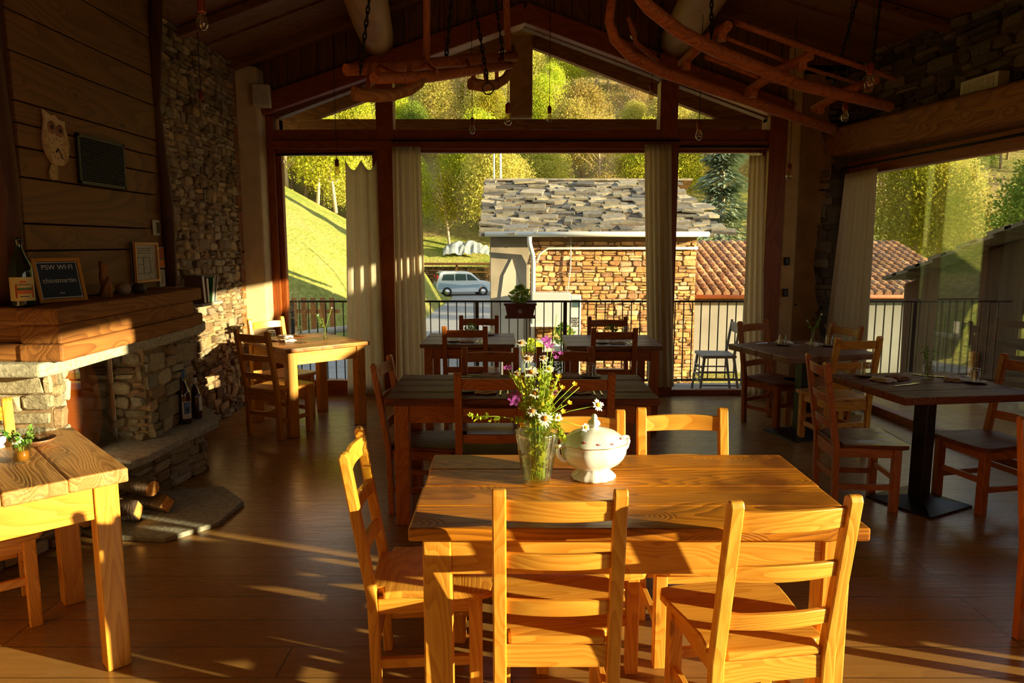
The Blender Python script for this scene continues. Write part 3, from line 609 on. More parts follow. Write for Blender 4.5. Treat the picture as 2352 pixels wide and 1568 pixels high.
# neighbouring barn on the right: slate gable roof, dark boards, gable towards the terrace
bn = empty('slate_barn', (6.6, 5.5, -1.8), label='dark boarded barn with a slate gable roof beyond the side window', cat='barn')
RK = [(-5.2, 1.9), (-2.1, 3.6), (.5, 4.78), (3.0, 3.80), (6.6, 2.82)]
MB().prism([(-5.1, 0), (6.5, 0)] + [(a, b_ - .05) for a, b_ in RK[::-1]], 'x', 0, 5).build('wall', 'tarred_boards', bn)
mb = MB(); rn = random.Random(14)
for (a0, z0), (a1, z1) in zip(RK, RK[1:]):
    L = math.hypot(a1 - a0, z1 - z0); k = max(1, int(L / .33)); ang = math.atan2(z1 - z0, a1 - a0)
    for i in range(k):
        for j in range(9):
            kk = rn.uniform(.7, 1.2); mb.c = tuple(a * kk for a in rn.choice(SLT)); t = (i + .5) / k
            mb.obox((-.3 + j * .6 + .25, a0 + (a1 - a0) * t, z0 + (z1 - z0) * t + rn.uniform(.0, .05)), .62, L / k * 1.35, .05, Matrix.Rotation(ang + (.06 if ang < 0 else -.06), 3, 'X'))
mb.build('slate_roof', 'slates', bn)
MB().box(.1, .8, -.35, 1.7, 3.6, 5.35).build('sun_blocker', 'mortar_dark', bn, .03)  # unseen block added on the barn roof to stop low sun reaching the curtains
for y in (-4, -2, 0.2, 2.4, 4.6): MB().box(-.08, 0.0, y - .07, y + .07, 0, 3.9 - abs(y - .4) * .47).build('post', 'old_Z', bn, .01)

# ---------------------------------------------------------------- car, woodshed and other outdoor things
car = empty('car', (-3.4, 50, -1.93), R(14), label='pale blue-white compact van parked by the woodshed', cat='car')
prof = [(-1.95, .35), (-2.0, .75), (-1.93, 1.02), (-1.72, 1.62), (-1.5, 1.72), (.15, 1.70), (.45, 1.6), (1.05, 1.10), (1.75, .98), (1.95, .78), (1.98, .42), (1.8, .28), (-1.8, .28)]
MB().prism(prof, 'y', -.8, .8).build('body', 'carwhite', car, .07, 3)
for s_ in (-1, 1):
    for poly in ([(-1.62, 1.12), (-1.48, 1.52), (-.75, 1.54), (-.75, 1.10)], [(-.68, 1.10), (-.68, 1.54), (.05, 1.54), (.08, 1.10)], [(.15, 1.10), (.12, 1.53), (.36, 1.50), (.88, 1.10)]):
        MB().prism(poly, 'y', s_ * .795, s_ * .812).build('side_window', 'carglass', car)
    MB().prism([(-1.9, .5), (-1.1, .55), (.3, .62), (1.6, .6), (1.2, .85), (-.2, .78), (-1.8, .95)], 'y', s_ * .797, s_ * .808).build('painted_panel', 'carblue', car)
    MB().box(-1.93, -1.80, s_ * .66 - .06, s_ * .66 + .1 * (s_ > 0) + .06, .85, 1.45).build('tail_lamp', 'red_lamp', car, .02)
    for x in (-1.25, 1.25):
        wl_ = MB().lathe([(0, -.1), (.22, -.1), (.32, -.08), (.33, 0), (.32, .08), (.22, .1), (0, .1)], 18); o = wl_.build('wheel', 'tyre', car, loc=(x, s_ * .76, .33), rot=(R(90), 0, 0))
        MB().lathe([(0, -.12), (.19, -.115), (.19, .115), (0, .12)], 12).build('hub_cap', 'steel', o)
MB().prism([(-1.97, 1.08), (-1.77, 1.60), (-1.72, 1.60), (-1.92, 1.08)], 'y', -.6, .6).build('rear_window', 'carglass', car)
MB().prism([(.50, 1.60), (1.08, 1.12), (1.04, 1.08), (.46, 1.56)], 'y', -.68, .68).build('windscreen', 'carglass', car)
sh = empty('woodshed', (-3.8, 53.5, -1.9), label='open timber woodshed roof on posts behind the parked car', cat='shed')
for x in (-3.0, -.3, 2.2): MB().box(x - .08, x + .08, -.1, .1, 0, 2.0).build('post', 'pale_log', sh)
MB().box(-3.3, 2.6, -.4, 2.0, 2.0, 2.12).build('roof', 'old_X', sh); MB().box(-.3, 2.2, -.06, .06, 1.42, 1.52).build('rail', 'pale_log', sh)
mb = MB(); rn = random.Random(6)
for i in range(42):
    for j in range(12): mb.c = rn.choice([(0.40, 0.22, 0.09), (0.28, 0.15, 0.06), (0.50, 0.30, 0.13), (0.2, 0.11, 0.05)]); x = -3.1 + i * .135 + (j % 2) * .065; mb.tube([(x, .25, .1 + j * .15), (x, 1.2, .1 + j * .15)], .07, 6, False)
tag(mb.build('stacked_firewood', 'house_stones', loc=(-3.8, 53.5, -1.9)), 'wall of split firewood stacked under the open shed', 'firewood', kind='stuff')
mb = MB(); rn = random.Random(3); mb.c = (1, 1, 1)
nx, ny = 16, 7; G = [[mb.v((i * .24 - 1.9, j * .2 - .6, 1.05 * math.sin(PI * (j + .3) / 6.6) * math.sin(PI * (i + 1) / 17.2) ** .4 + rn.uniform(-.14, .14))) for i in range(nx)] for j in range(ny)]
for j in range(ny - 1):
    for i in range(nx - 1): mb.face([G[j][i], G[j][i + 1], G[j + 1][i + 1], G[j + 1][i]])
o = tag(mb.build('tarpaulin', 'tarp', loc=(-3.5, 57.2, .75)), 'crumpled pale plastic sheet lying over a heap above the woodshed', 'tarpaulin')
o.modifiers.new('solid', 'SOLIDIFY').thickness = .01
for (x, y, h_, r_), lb in zip(((-.98, 40, 9.5, .045), (-.62, 40, 9.5, .06)), ('thinner left one of two white poles behind the slate roof', 'thicker right one of two white poles behind the slate roof')):
    tag(MB().tube([(0, 0, 0), (0, 0, h_)], r_, 8).build('pole', 'zinc_white', loc=(x, y, -1.9)), lb, 'pole', 'poles behind the house')
tag(MB().tube([(0, 0, 0), (.03, 0, 4.2), (.1, 0, 5.8)], .03, 6).build('pole', 'zinc_white', loc=(5.0, 24.0, -1.8)), 'thin white pole beside the conifer at the roof end', 'pole')
for (x, y, z), lb in zip(((2.0, 38, 3.75), (-5.9, 80, 15.2)), ('white street lamp head just above the slate ridge', 'white street lamp arm seen low in the gable window')):
    r = empty('street_lamp', (x, y, z), label=lb, cat='street lamp'); MB().tube([(.5, 0, -z - 1.9), (.5, 0, -.1), (.35, 0, 0)], .035, 6).build('pole', 'zinc_white', r); MB().box(-.75, .4, -.12, .12, -.02, .1).build('lamp_head', 'zinc_white', r, .03)
# log rail fence near the slope
r = empty('log_fence', (-6.3, 19.6, -1.8), label='rustic log rail fence at the foot of the grassy slope', cat='fence')
for x in (-2, .3, 2.4): MB().tube([(x, 0, 0), (x, 0, 1.15)], .09, 8).build('post', 'slab_stone', r)
MB().tube([(-2.4, 0, .6), (-.8, 0, .85), (.3, 0, .95), (2.6, 0, 1.25)], [.1, .09, .1, .08], 8).build('rail', 'slab_stone', r)
r = empty('compost_crate', (-6.3, 22.8, -1.55), label='weathered slatted wooden pallets standing on the shaded slope', cat='pallet')
for k in range(5): MB().box(-.7 + k * .3, -.55 + k * .3, -.03, .03, 0, 1.5).build('slat', 'old_Z', r)
MB().box(-.8, .8, .03, .08, 1.0, 1.12).build('crossbar', 'old_X', r)
r = empty('road_sign_board', (-7.6, 22, -1.3), label='narrow pale notice board on a post at the slope foot', cat='board')
MB().box(-.28, .28, -.03, .03, .7, 2.5).build('panel', 'paper', r); MB().box(-.04, .04, .03, .1, 0, 2.5).build('post', 'old_Z', r)
# meter cabinets
r = empty('meter_cabinet', (.93, 16.6, -1.25), label='large grey-white meter cabinet on the stone house wall', cat='cabinet')
MB().box(-.48, .42, -.12, .3, 1.05, 1.78).build('box', 'cabinet', r, .02); MB().box(-.5, .44, -.16, .3, 1.0, 1.06).build('sill', 'zinc_white', r); MB().box(.42, .66, -.1, .3, .9, 1.72).build('side_box', 'zinc_white', r, .02)
MB().box(.46, .63, -.12, -.1, 1.45, 1.62).build('meter_window', 'carglass', r); MB().box(.5, .66, -.1, .1, -.55, .9).build('pipe_cover', 'cabinet', r)
mb = MB()
for i in range(5):
    for j in range(5):
        if (i + j) % 2 == 0: mb.box(.45 + i * .035, .475 + i * .035, -.125, -.1, 1.0 + j * .045, 1.03 + j * .045)
mb.build('vent', 'ink', r)
tag(MB().box(-.42, .42, -.2, .2, 0, 1.25).build('cabinet_box', 'cabinet', None, .02, loc=(.85, 16.3, -1.8)), 'lower plain pale cabinet standing below the meter cabinet', 'cabinet')
def leafy(name, H, W, nl, ls, mt, seed, par, z0=0.0, stem='stem'):
    rn = random.Random(seed); mb = MB(); f = MB()
    for i in range(max(5, nl // 8)):
        a_ = rn.uniform(0, 2 * PI); q = Vector((math.cos(a_) * W * rn.random(), math.sin(a_) * W * rn.random(), z0 + H * rn.uniform(.4, 1))); mb.tube([(0, 0, z0), q * .5 + Vector((0, 0, z0 * .5 + H * .1)), q], [ls * .08] * 3, 4)
    for i in range(nl):
        a_ = rn.uniform(0, 2 * PI); z = rn.uniform(.1, 1); q = W * rn.random() ** .5 * math.sin(PI * (z * .8 + .15)); quad(f, Vector((math.cos(a_) * q, math.sin(a_) * q, z0 + z * H)), ls * rn.uniform(.7, 1.3), rn, .5)
    mb.build('stems', stem, par); return f.build('leaves', mt, par)
for (x, y, z, mt, pot, H), lb in zip(((1.12, 15.6, -.75, 'leaf_house', 'pot_white', .55), (.42, 15.5, -.9, 'leaf_lime', 'terracotta', .35)), ('white pot with a pinkish shrub on a stump by the cabinet', 'small clay pot with bright green plant by the drainpipe')):
    r = empty('potted_plant', (x, y, z), label=lb, cat='potted plant'); MB().lathe([(0, 0), (.17, 0), (.24, .18), (.25, .2), (.22, .2), (.2, .15), (0, .15)], 16).build('pot', pot, r); leafy('p', H, .26, 120, .06, mt, 4, r, .15)
    tag(MB().lathe([(0, 0), (.22, 0), (.2, .5), (.21, z + 1.8), (0, z + 1.8)], 12).build('tree_stump', 'paper', loc=(x, y, -1.8)), 'pale upright log stump carrying the ' + ('white' if pot == 'pot_white' else 'clay') + ' flower pot', 'stump')
# balcony railing, planter, outdoor chair
rl = empty('balcony_railing', (0, 8.9, -.12), label='black iron balcony railing with thin upright bars outside', cat='railing')
for z in (1.054, .065): MB().box(-2.75, 6.2, -.012, .012, z - .012, z + .012).build('rail', 'black_metal', rl)
for x in (-2.73, -.435, .66, 2.9, 5.0): MB().box(x - .022, x + .022, -.02, .02, 0, 1.06).build('post', 'black_metal', rl)
k = 0; x = -2.64
bar0 = None
while x < 6.1 and k < 98:
    if bar0 is None: bar0 = MB().box(-.006, .006, -.006, .006, .06, 1.05).build('baluster', 'black_metal', rl, loc=(x, 0, 0))
    else: b2 = bar0.copy(); COL.objects.link(b2); b2.parent = rl; b2.location = (x, 0, 0)
    x += .1085; k += 1
sr = empty('balcony_railing', (-2.75, 8.9, -.12), label='short return of the black balcony railing at the far left', cat='railing')
for z in (1.054, .065): MB().box(-.012, .012, -1.0, 0, z - .012, z + .012).build('rail', 'black_metal', sr)
for i in range(9): MB().box(-.006, .006, -.1 - i * .11, -.088 - i * .11, .06, 1.05).build('baluster', 'black_metal', sr)
pl = empty('balcony_planter', (.10, 8.78, .75), label='dark red plastic planter with a glossy plant on the railing', cat='planter')
MB().prism([(-.155, 0), (.155, 0), (.185, .15), (-.185, .15)], 'y', -.08, .08).build('box', 'planter', pl, .006); MB().box(-.2, .2, -.09, .09, .15, .175).build('rim', 'planter', pl, .004); MB().box(-.185, .185, -.09, .09, -.01, .02).build('saucer', 'planter', pl, .004)
MB().lathe([(0, 0), (.026, 0), (.026, .006), (0, .006)], 18).build('badge', 'slab_stone', pl, loc=(0, -.086, .08), rot=(R(90), 0, 0)); MB().box(-.17, .17, -.07, .07, .14, .16).build('soil', 'soil', pl)
leafy('p', .24, .13, 150, .035, 'leaf_dark', 8, pl, .15)
MB().box(-.06, -.04, -.03, -.02, .16, .30).build('plant_tag', 'orange_bit', pl)
oc = empty('outdoor_chair', (2.42, 8.45, -.12), R(88), label='weathered grey wooden chair standing outside on the balcony', cat='chair')
MB().prism([(-.2, -.2), (.2, -.2), (.22, .2), (-.22, .2)], 'z', .44, .475).build('seat', 'chair_paint', oc, .01)
for x in (-.18, .18):
    MB().tube([(x, .17, .44), (x * 1.15, .22, 0)], [.018, .014], 8).build('leg', 'chair_paint', oc); MB().tube([(x * 1.1, -.24, 0), (x, -.17, .45), (x, -.23, .86)], [.014, .018, .014], 8).build('back_post', 'chair_paint', oc)
    for z in (.12, .2, .28): MB().tube([(x * 1.1, .2, z), (x * 1.1, -.21, z)], .009, 6).build('stretcher', 'chair_paint', oc)
for z in (.15, .21, .27, .33): MB().tube([(-.19, .2, z), (.19, .2, z)], .009, 6).build('stretcher', 'chair_paint', oc)
MB().box(-.19, .19, -.24, -.215, .72, .84).build('back_rail', 'chair_paint', oc, .008)

# ---------------------------------------------------------------- fireplace
fp = empty('fireplace', (-2.5, 4.5, 0), label='stone fireplace with timber mantel beams and plank-clad hood', cat='fireplace')
def fpb(mb, nm, mt, bv=0.0, par=fp):
    o = mb.build(nm, mt, None, bv); o.data.transform(Matrix.Translation(-fp.location)); o.parent = par; return o
BT = .36
benchtop = [(-2.74, 2.2), (-2.62, 2.6), (-2.52, 3.3), (-2.36, 3.8), (-2.22, 4.25), (-2.19, 4.7), (-2.14, 5.1), (-2.22, 5.30), (-2.45, 5.62), (-2.74, 5.75)]
fpb(MB().prism(benchtop, 'z', BT - .05, BT), 'hearth_ledge', 'slab_stone', .012)
base = [(-2.74, 2.2), (-2.72, 2.6), (-2.66, 3.3), (-2.50, 3.8), (-2.38, 4.3), (-2.33, 4.7), (-2.26, 5.08), (-2.34, 5.25), (-2.55, 5.5), (-2.74, 5.62)]
fpb(MB().prism(base, 'z', 0, BT - .05), 'hearth_base', 'mortar')
mb = MB(); rn = random.Random(4)
for p, q in zip(base[1:], base[2:]):
    U = Vector((q[0] - p[0], q[1] - p[1], 0)); stones(mb, (p[0], p[1], 0), U, (0, 0, 1), (U.y, -U.x, 0), U.length, BT - .05, (.04, .08), (.10, .32), .045, GREY, rn=rn)
fpb(mb, 'base_stones', 'stones')
# body: left pier, right pier, back
BX = -2.40
fpb(MB().prism([(-2.76, 3.50), (-2.29, 3.50), (-2.37, 3.70), (-2.76, 3.70)], 'z', BT, 1.03), 'pier', 'mortar'); fpb(MB().box(-2.76, BX, 4.62, 5.28, BT, 1.03), 'pier', 'mortar')
mb = MB(); rn = random.Random(16)
stones(mb, (BX, 5.28, BT), (0, -1, 0), (0, 0, 1), (1, 0, 0), .66, .62, (.06, .16), (.10, .3), .045, GREY, rn=rn)
m1 = mb; mb = MB()
stones(mb, (-2.78, 3.50, BT - .1), (1, 0, 0), (0, 0, 1), (0, -1, 0), .50, .78, (.06, .14), (.10, .26), .04, GREY, rn=rn, jit=.12)
stones(mb, (-2.36, 3.71, BT - .1), (.08, -.2, 0), (0, 0, 1), (1, .4, 0), .22, .78, (.06, .12), (.08, .16), .035, GREY, rn=rn, jit=.12)
fpb(mb, 'left_pier_stones', 'stones'); mb = m1
stones(mb, (-2.60, 4.62, BT), (1, 0, 0), (0, 0, 1), (0, -1, 0), .20, .62, (.05, .12), (.08, .18), .05, GREY, rn=rn, jit=.35)
stones(mb, (-2.72, 5.28, BT), (1, 0, 0), (0, 0, 1), (0, 1, 0), .32, .62, (.05, .12), (.08, .2), .04, GREY, rn=rn)
fpb(mb, 'right_pier_stones', 'stones')
fpb(MB().box(-2.76, -2.66, 3.68, 4.64, BT, 1.0), 'firebox', 'firebox')
mb = MB()
for i in range(9): mb.box(-2.66, -2.645, 3.74 + i * .06, 3.77 + i * .06, .78, 1.0)
fpb(mb, 'firebox_slats', 'copper_reflection')
fpb(MB().prism([(3.72, BT + .02), (4.46, BT + .02), (4.52, BT + .12), (4.53, .60), (4.50, .80), (4.44, .9), (3.72, .9)], 'x', -2.655, -2.64), 'reflection_plate', 'copper_reflection')  # added plate whose orange stands in for the reflection on the fire door
fpb(MB().box(-2.61, -2.604, 3.70, 4.60, BT, .99), 'fire_door_glass', 'fire_glass')
fpb(MB().box(-2.62, -2.59, 4.59, 4.615, BT, 1.0), 'fire_door_edge', 'steel', .003)
lt = [(-2.76, 3.40), (-2.27, 3.40), (-2.24, 3.5), (-2.25, 4.0), (-2.22, 4.6), (-2.25, 5.2), (-2.30, 5.36), (-2.76, 5.36)]
fpb(MB().prism(lt, 'z', 1.0, 1.07), 'stone_lintel', 'lintel_stone', .012)
# mantel timbers
fpb(MB().box(-2.40, -2.185, 3.45, 4.93, 1.07, 1.155), 'mantel_beam', 'old_Y', .012); fpb(MB().box(-2.40, -2.20, 3.47, 4.96, 1.155, 1.25), 'mantel_beam', 'old_Y', .012); fpb(MB().box(-2.40, -2.19, 3.45, 4.92, 1.25, 1.335), 'mantel_beam', 'old_Y', .016)
for z0, z1, e in ((1.07, 1.155, -2.20), (1.25, 1.335, -2.215)): fpb(MB().box(-2.75, -2.21, 4.94, 5.12, z0, z1), 'crossing_beam', 'old_X', .014)
fpb(MB().box(-2.75, -2.36, 3.46, 3.60, 1.07, 1.155), 'return_beam', 'old_X', .012); fpb(MB().box(-2.75, -2.27, 3.50, 3.60, 1.155, 1.25), 'return_beam', 'old_X', .012); fpb(MB().box(-2.75, -2.34, 3.46, 3.62, 1.25, 1.335), 'return_beam', 'old_X', .012)
fpb(MB().box(-2.76, -2.38, 3.5, 5.1, 1.24, 1.33), 'mantel_shelf', 'old_Y', .004)
mb = MB(); z = 1.335; rn = random.Random(12)
for zz in (1.335, 1.605, 1.745, 1.98, 2.13, 2.25, 2.36, 2.60, 2.80, 3.05, 3.28, 3.50):
    if zz > 1.335: mb.box(-2.76, -2.50 - rn.uniform(0, .008), 3.74, 5.2, z + .004, zz - .004)
    z = zz
fpb(mb, 'hood_planks', 'board_Y', .004)
fpb(MB().box(-2.76, -2.52, 3.6, 3.75, 1.335, 3.5), 'hood_side', 'dark_Z')
for (x0, y0, x1, y1), nm in (((-2.53, 3.62, -2.56, 3.60), 'a'), ((-2.49, 5.24, -2.46, 5.26), 'b')):
    mb = MB(); mb.tube([(x0, y0, 1.335), (x0 + .02, y0 - .01, 1.9), (x0 - .03, y0, 2.6), (x1, y1, 3.55)], [.072, .075, .085, .10] if nm == 'a' else [.05, .045, .04, .05], 10); fpb(mb, 'corner_post', 'dark_Z')
# octagonal stone slab on the floor
tag(MB().prism([(-2.43, 4.52), (-1.95, 4.66), (-1.70, 4.38), (-1.72, 4.02), (-1.92, 3.79), (-2.33, 3.84), (-2.60, 4.0), (-2.60, 4.4)], 'z', 0.0, .03).build('hearth_slab', 'slab_stone', None, .006), 'grey many-sided stone slab lying on the floorboards before the hearth', 'stone slab')
def firewood(name, p, q, r_, lb, flat_=False):
    o = empty(name, p, label=lb, cat='firewood', group='firewood at the hearth'); d = Vector(q) - Vector(p)
    MB().tube([Vector((0, 0, 0)), d * .5 + Vector((0, 0, .005)), d], [r_, r_ * 1.04, r_ * .97], 9 if not flat_ else 4, not flat_).build('log', 'bark', o)
    n_ = d.normalized()
    for s_, pp in ((-1, Vector((0, 0, 0))), (1, d)): MB().tube([pp, pp + n_ * .004 * s_], r_ * .9, 12 if not flat_ else 4, False).build('cut_end', 'cut_wood', o)
firewood('firewood_log', (-2.18, 4.02, .10), (-2.42, 4.02, .10), .062, 'split log with bright orange end at the front of the hearth pile', True)
firewood('firewood_log', (-2.07, 4.14, .095), (-2.34, 4.24, .095), .06, 'rough split log with ragged end at the right of the pile', True)
firewood('firewood_log', (-2.13, 4.10, .205), (-2.40, 4.22, .205), .05, 'round bark-covered log on top of the hearth pile')
firewood('firewood_log', (-2.42, 3.92, .09), (-2.58, 4.02, .09), .055, 'log half hidden behind the left table leg')

# things on the mantel and hood
def bottle(name, loc, H, r_, mt, lb, neckr=.014, capm=None, group=None):
    o = empty(name, loc, label=lb, cat='bottle', group=group)
    MB().lathe([(0, 0), (r_ * .95, 0), (r_, .01), (r_, H * .52), (r_ * .92, H * .60), (r_ * .62, H * .70), (neckr * 1.25, H * .80), (neckr, H * .86), (neckr, H * .96), (neckr * 1.2, H * .962), (neckr * 1.2, H * .985), (0, H)], 28).build('glass_body', mt, o)
    if capm: MB().lathe([(neckr * 1.22, H * .87), (neckr * 1.3, H * .9), (neckr * 1.3, H * 1.002), (0, H * 1.003)], 20).build('capsule', capm, o)
    return o
def wrap_label(o, r_, a0, a1, z0, z1, mt, nm='label'):
    mb = MB(); n_ = 12; P = [(r_ * math.cos(a0 + (a1 - a0) * i / n_), r_ * math.sin(a0 + (a1 - a0) * i / n_)) for i in range(n_ + 1)]
    L = [mb.v((x, y, z0)) for x, y in P]; U = [mb.v((x, y, z1)) for x, y in P]
    for i in range(n_): mb.face([L[i], L[i + 1], U[i + 1], U[i]], True)
    return mb.build(nm, mt, o)
b1 = bottle('wine_bottle', (-2.405, 3.53, 1.335), .335, .054, 'bottle_green', 'large dark green bottle with cream illustrated label on the mantel', .016)
FA = math.atan2(-3.53, 2.40)
wrap_label(b1, .0550, FA - 1.15, FA + 1.15, .03, .145, 'label_cream')
wrap_label(b1, .0554, FA - .35, FA + .75, .065, .082, 'label_orange', 'label_print'); wrap_label(b1, .0554, FA - .45, FA + .8, .082, .095, 'label_green', 'label_print')
wrap_label(b1, .0554, FA - .55, FA - .38, .045, .105, 'label_red', 'label_print'); wrap_label(b1, .0554, FA + .78, FA + .95, .045, .105, 'label_red', 'label_print'); wrap_label(b1, .0554, FA - .15, FA + .35, .118, .128, 'label_orange', 'label_print')
wrap_label(b1, .0556, FA - .2, FA + .5, .05, .054, 'ink', 'label_print')
mb_ = Matrix.Translation((.0558 * math.cos(FA + .1), .0558 * math.sin(FA + .1), .108)) @ Matrix.Rotation(FA + .1 + PI / 2, 4, 'Z') @ Matrix.Rotation(PI / 2, 4, 'X')
text('ROCCOLO', .013, 'label_text', 'ink', b1, mb_)
b2 = bottle('wine_bottle', (-2.36, 5.06, BT), .385, .052, 'bottle_brown', 'tall magnum bottle with blue label at the end of the hearth ledge', .017, 'label_blue'); FB = math.atan2(-5.06, 2.36) + .35
wrap_label(b2, .0526, FB - .6, FB + .6, .04, .165, 'label_white'); wrap_label(b2, .0530, FB - .38, FB + .5, .075, .160, 'label_blue', 'label_print'); wrap_label(b2, .0533, FB - .08, FB + .22, .092, .118, 'ink', 'label_print')
wrap_label(b2, .0533, FB + .03, FB + .11, .13, .15, 'label_white', 'label_print'); wrap_label(b2, .0530, FB - .1, FB + .4, .055, .058, 'ink', 'label_print')
b3 = bottle('wine_bottle', (-2.34, 5.21, BT), .30, .040, 'bottle_brown', 'smaller brown bottle with white label behind the magnum', .013, 'label_white'); wrap_label(b3, .0405, FB + .1, FB + 1.2, .06, .17, 'label_white')
cb = empty('chalkboard', (-2.365, 3.79, 1.337), R(62), label='small framed chalkboard with a chalked wifi password on the mantel', cat='chalkboard')
# local frame: x right, z up, face -y, leaning back
TL = Matrix.Rotation(R(-13), 4, 'X')
def cbp(mb, nm, mt, bv=.002): o = mb.build(nm, mt, None, bv); o.data.transform(TL); o.parent = cb; return o
W2, HH = .125, .235
cbp(MB().box(-W2, W2, .002, .010, .008, HH - .008), 'slate', 'blackboard')
for a in ((-W2, -W2 + .018, 0, HH), (W2 - .018, W2, 0, HH), (-W2 + .018, W2 - .018, 0, .018), (-W2 + .018, W2 - .018, HH - .018, HH)): cbp(MB().box(a[0], a[1], -.006, .012, a[2], a[3]), 'frame', 'gold_frame')
mb = MB(); q = .019
for a in ((-W2 + q + .002, -W2 + q + .005, q, HH - q), (W2 - q - .005, W2 - q - .002, q, HH - q), (-W2 + q, W2 - q, q + .003, q + .008), (-W2 + q, W2 - q, HH - q - .006, HH - q - .003)): mb.box(a[0], a[1], .0005, .002, a[2], a[3])
cbp(mb, 'chalk_border', 'chalk', 0)
for tx, sz, zz in (('PSW WI·FI', .036, .185), ('chiotmartin', .037, .115), ('~', .05, .05)): text(tx, sz, 'chalk_writing', 'chalk', cb, TL @ Matrix.Translation((0, -.0005, zz)) @ Matrix.Rotation(PI / 2, 4, 'X'))
mb = MB(); mb.tube([(0, 0, 0), (.012, 0, .06), (-.005, .005, .12), (.0, 0, .165), (-.012, 0, .195), (-.022, 0, .20)], [.038, .03, .027, .022, .017, .009], 9); mb.tube([(-.01, -.02, 0), (.02, -.015, .07), (.03, -.01, .12)], [.02, .018, .006], 7)
tag(mb.build('driftwood', 'old_Z', loc=(-2.32, 4.10, 1.337)), 'upright piece of reddish driftwood between chalkboard and pebble', 'driftwood')
tag(MB().ball((0, 0, .038), .039, 14, (1.15, .95, 1)).build('pebble', 'pebble', loc=(-2.32, 4.29, 1.337)), 'large rounded brown pebble on the mantel', 'stone')
tag(MB().ball((0, 0, .028), .04, 10, (1.1, .9, .85), .18, random.Random(3)).build('rock', 'dark_rock', loc=(-2.32, 4.47, 1.337)), 'dark angular rock on the mantel right of the pebble', 'stone')
# wall-hung pieces (hood face x=-2.5, looking +X): local x -> +Y(world), z up, y out
def wallthing(name, y, z, lb, cat): return empty(name, (-2.497, y, z), R(90), lb, cat)   # local +x = world +y, local -y = world +x
dc = wallthing('framed_document', 4.90, 1.382, 'gold-framed handwritten document on the plank hood', 'picture')
W2, HH = .158, .27
MB().box(-W2, W2, -.012, 0, 0, HH).build('sheet', 'paper', dc)
for a in ((-W2, -W2 + .018, 0, HH), (W2 - .018, W2, 0, HH), (-W2 + .018, W2 - .018, 0, .018), (-W2 + .018, W2 - .018, HH - .018, HH)): MB().box(a[0], a[1], -.03, 0, a[2], a[3]).build('frame', 'gold_frame', dc, .003)
mb = MB(); rn = random.Random(1)
for zz in (.225, .21, .195): mb.box(-.10, .08, -.0135, -.012, zz, zz + .003)
for a in ((-.11, -.107, .06, .17), (-.03, -.027, .06, .17), (.06, .063, .06, .17), (-.11, .06, .165, .168), (-.11, .06, .06, .063), (-.11, -.03, .12, .123)): mb.box(a[0], a[1], -.0135, -.012, a[2], a[3])
mb.build('ink_drawing', 'ink', dc)
pc = wallthing('small_picture', 5.13, 1.47, 'narrow red and green picture in a thin frame near the hood corner', 'picture'); MB().box(-.045, .045, -.01, 0, 0, .15).build('frame', 'slab_stone', pc, .002)
MB().box(-.038, .038, -.012, -.009, .07, .143).build('upper_image', 'label_red', pc); MB().box(-.038, .038, -.012, -.009, .007, .06).build('lower_image', 'label_orange', pc); MB().box(-.038, .038, -.0125, -.009, .06, .07).build('green_band', 'label_green', pc)
o = wallthing('paper_card', 5.13, 1.34, 'faded paper strip propped at the mantel end under the small picture', 'card'); MB().box(-.04, .04, -.008, 0, 0, .12).build('sheet', 'paper', o); MB().box(-.01, .012, -.0095, -.008, .02, .09).build('faint_print', 'pebble', o)
o = wallthing('postcard', 5.10, 1.70, 'old photograph pinned high at the hood corner', 'postcard'); MB().box(-.05, .05, -.003, 0, 0, .105).build('card', 'paper', o); MB().box(-.0, .045, -.004, -.003, .015, .09).build('image', 'book_dark', o)
gr = wallthing('vent_grille', 4.47, 1.985, 'black square vent grille set in the plank hood', 'vent grille'); W2, HH = .25, .285
MB().box(-W2, W2, -.004, 0, 0, HH).build('duct', 'black_hole', gr)
for a in ((-W2, -W2 + .02, 0, HH), (W2 - .02, W2, 0, HH), (-W2, W2, 0, .02), (-W2, W2, HH - .02, HH)): MB().box(a[0], a[1], -.016, 0, a[2], a[3]).build('frame', 'grille', gr, .002)
mb = MB()
for i in range(26): x = -W2 + .03 + i * (2 * W2 - .06) / 25; mb.box(x - .0013, x + .0013, -.012, -.008, .02, HH - .02)
for i in range(17): z = .03 + i * (HH - .06) / 16; mb.box(-W2 + .02, W2 - .02, -.014, -.010, z - .0013, z + .0013)
mb.build('mesh', 'grille', gr)
ow = wallthing('owl_clock', 4.03, 1.99, 'wooden owl-shaped wall clock with big round eyes', 'clock')
body = [(-.02, .075), (.045, .078), (.085, .105), (.105, .15), (.108, .21), (.10, .255), (.085, .285), (.088, .325), (.06, .322), (.03, .325), (0, .345), (-.03, .335), (-.06, .345), (-.095, .36), (-.085, .31), (-.10, .26), (-.11, .21), (-.105, .155), (-.08, .11), (-.045, .082)]
MB().prism(body, 'y', -.014, 0).build('body', 'owl_wood', ow, .002); MB().prism([(-.07, .0), (-.045, -.01), (-.03, .0), (-.01, -.005), (.0, .03), (-.005, .075), (-.055, .078), (-.075, .04)], 'y', -.010, 0).build('tail', 'owl_wing', ow, .002)
MB().prism([(-.108, .20), (-.10, .15), (-.075, .105), (-.05, .09), (-.06, .14), (-.062, .21), (-.085, .255), (-.098, .25)], 'y', -.017, -.013).build('wing', 'owl_wing', ow, .001); MB().prism([(.106, .20), (.10, .15), (.085, .11), (.055, .085), (.06, .14), (.058, .21), (.08, .25), (.096, .25)], 'y', -.017, -.013).build('wing', 'owl_wing', ow, .001)
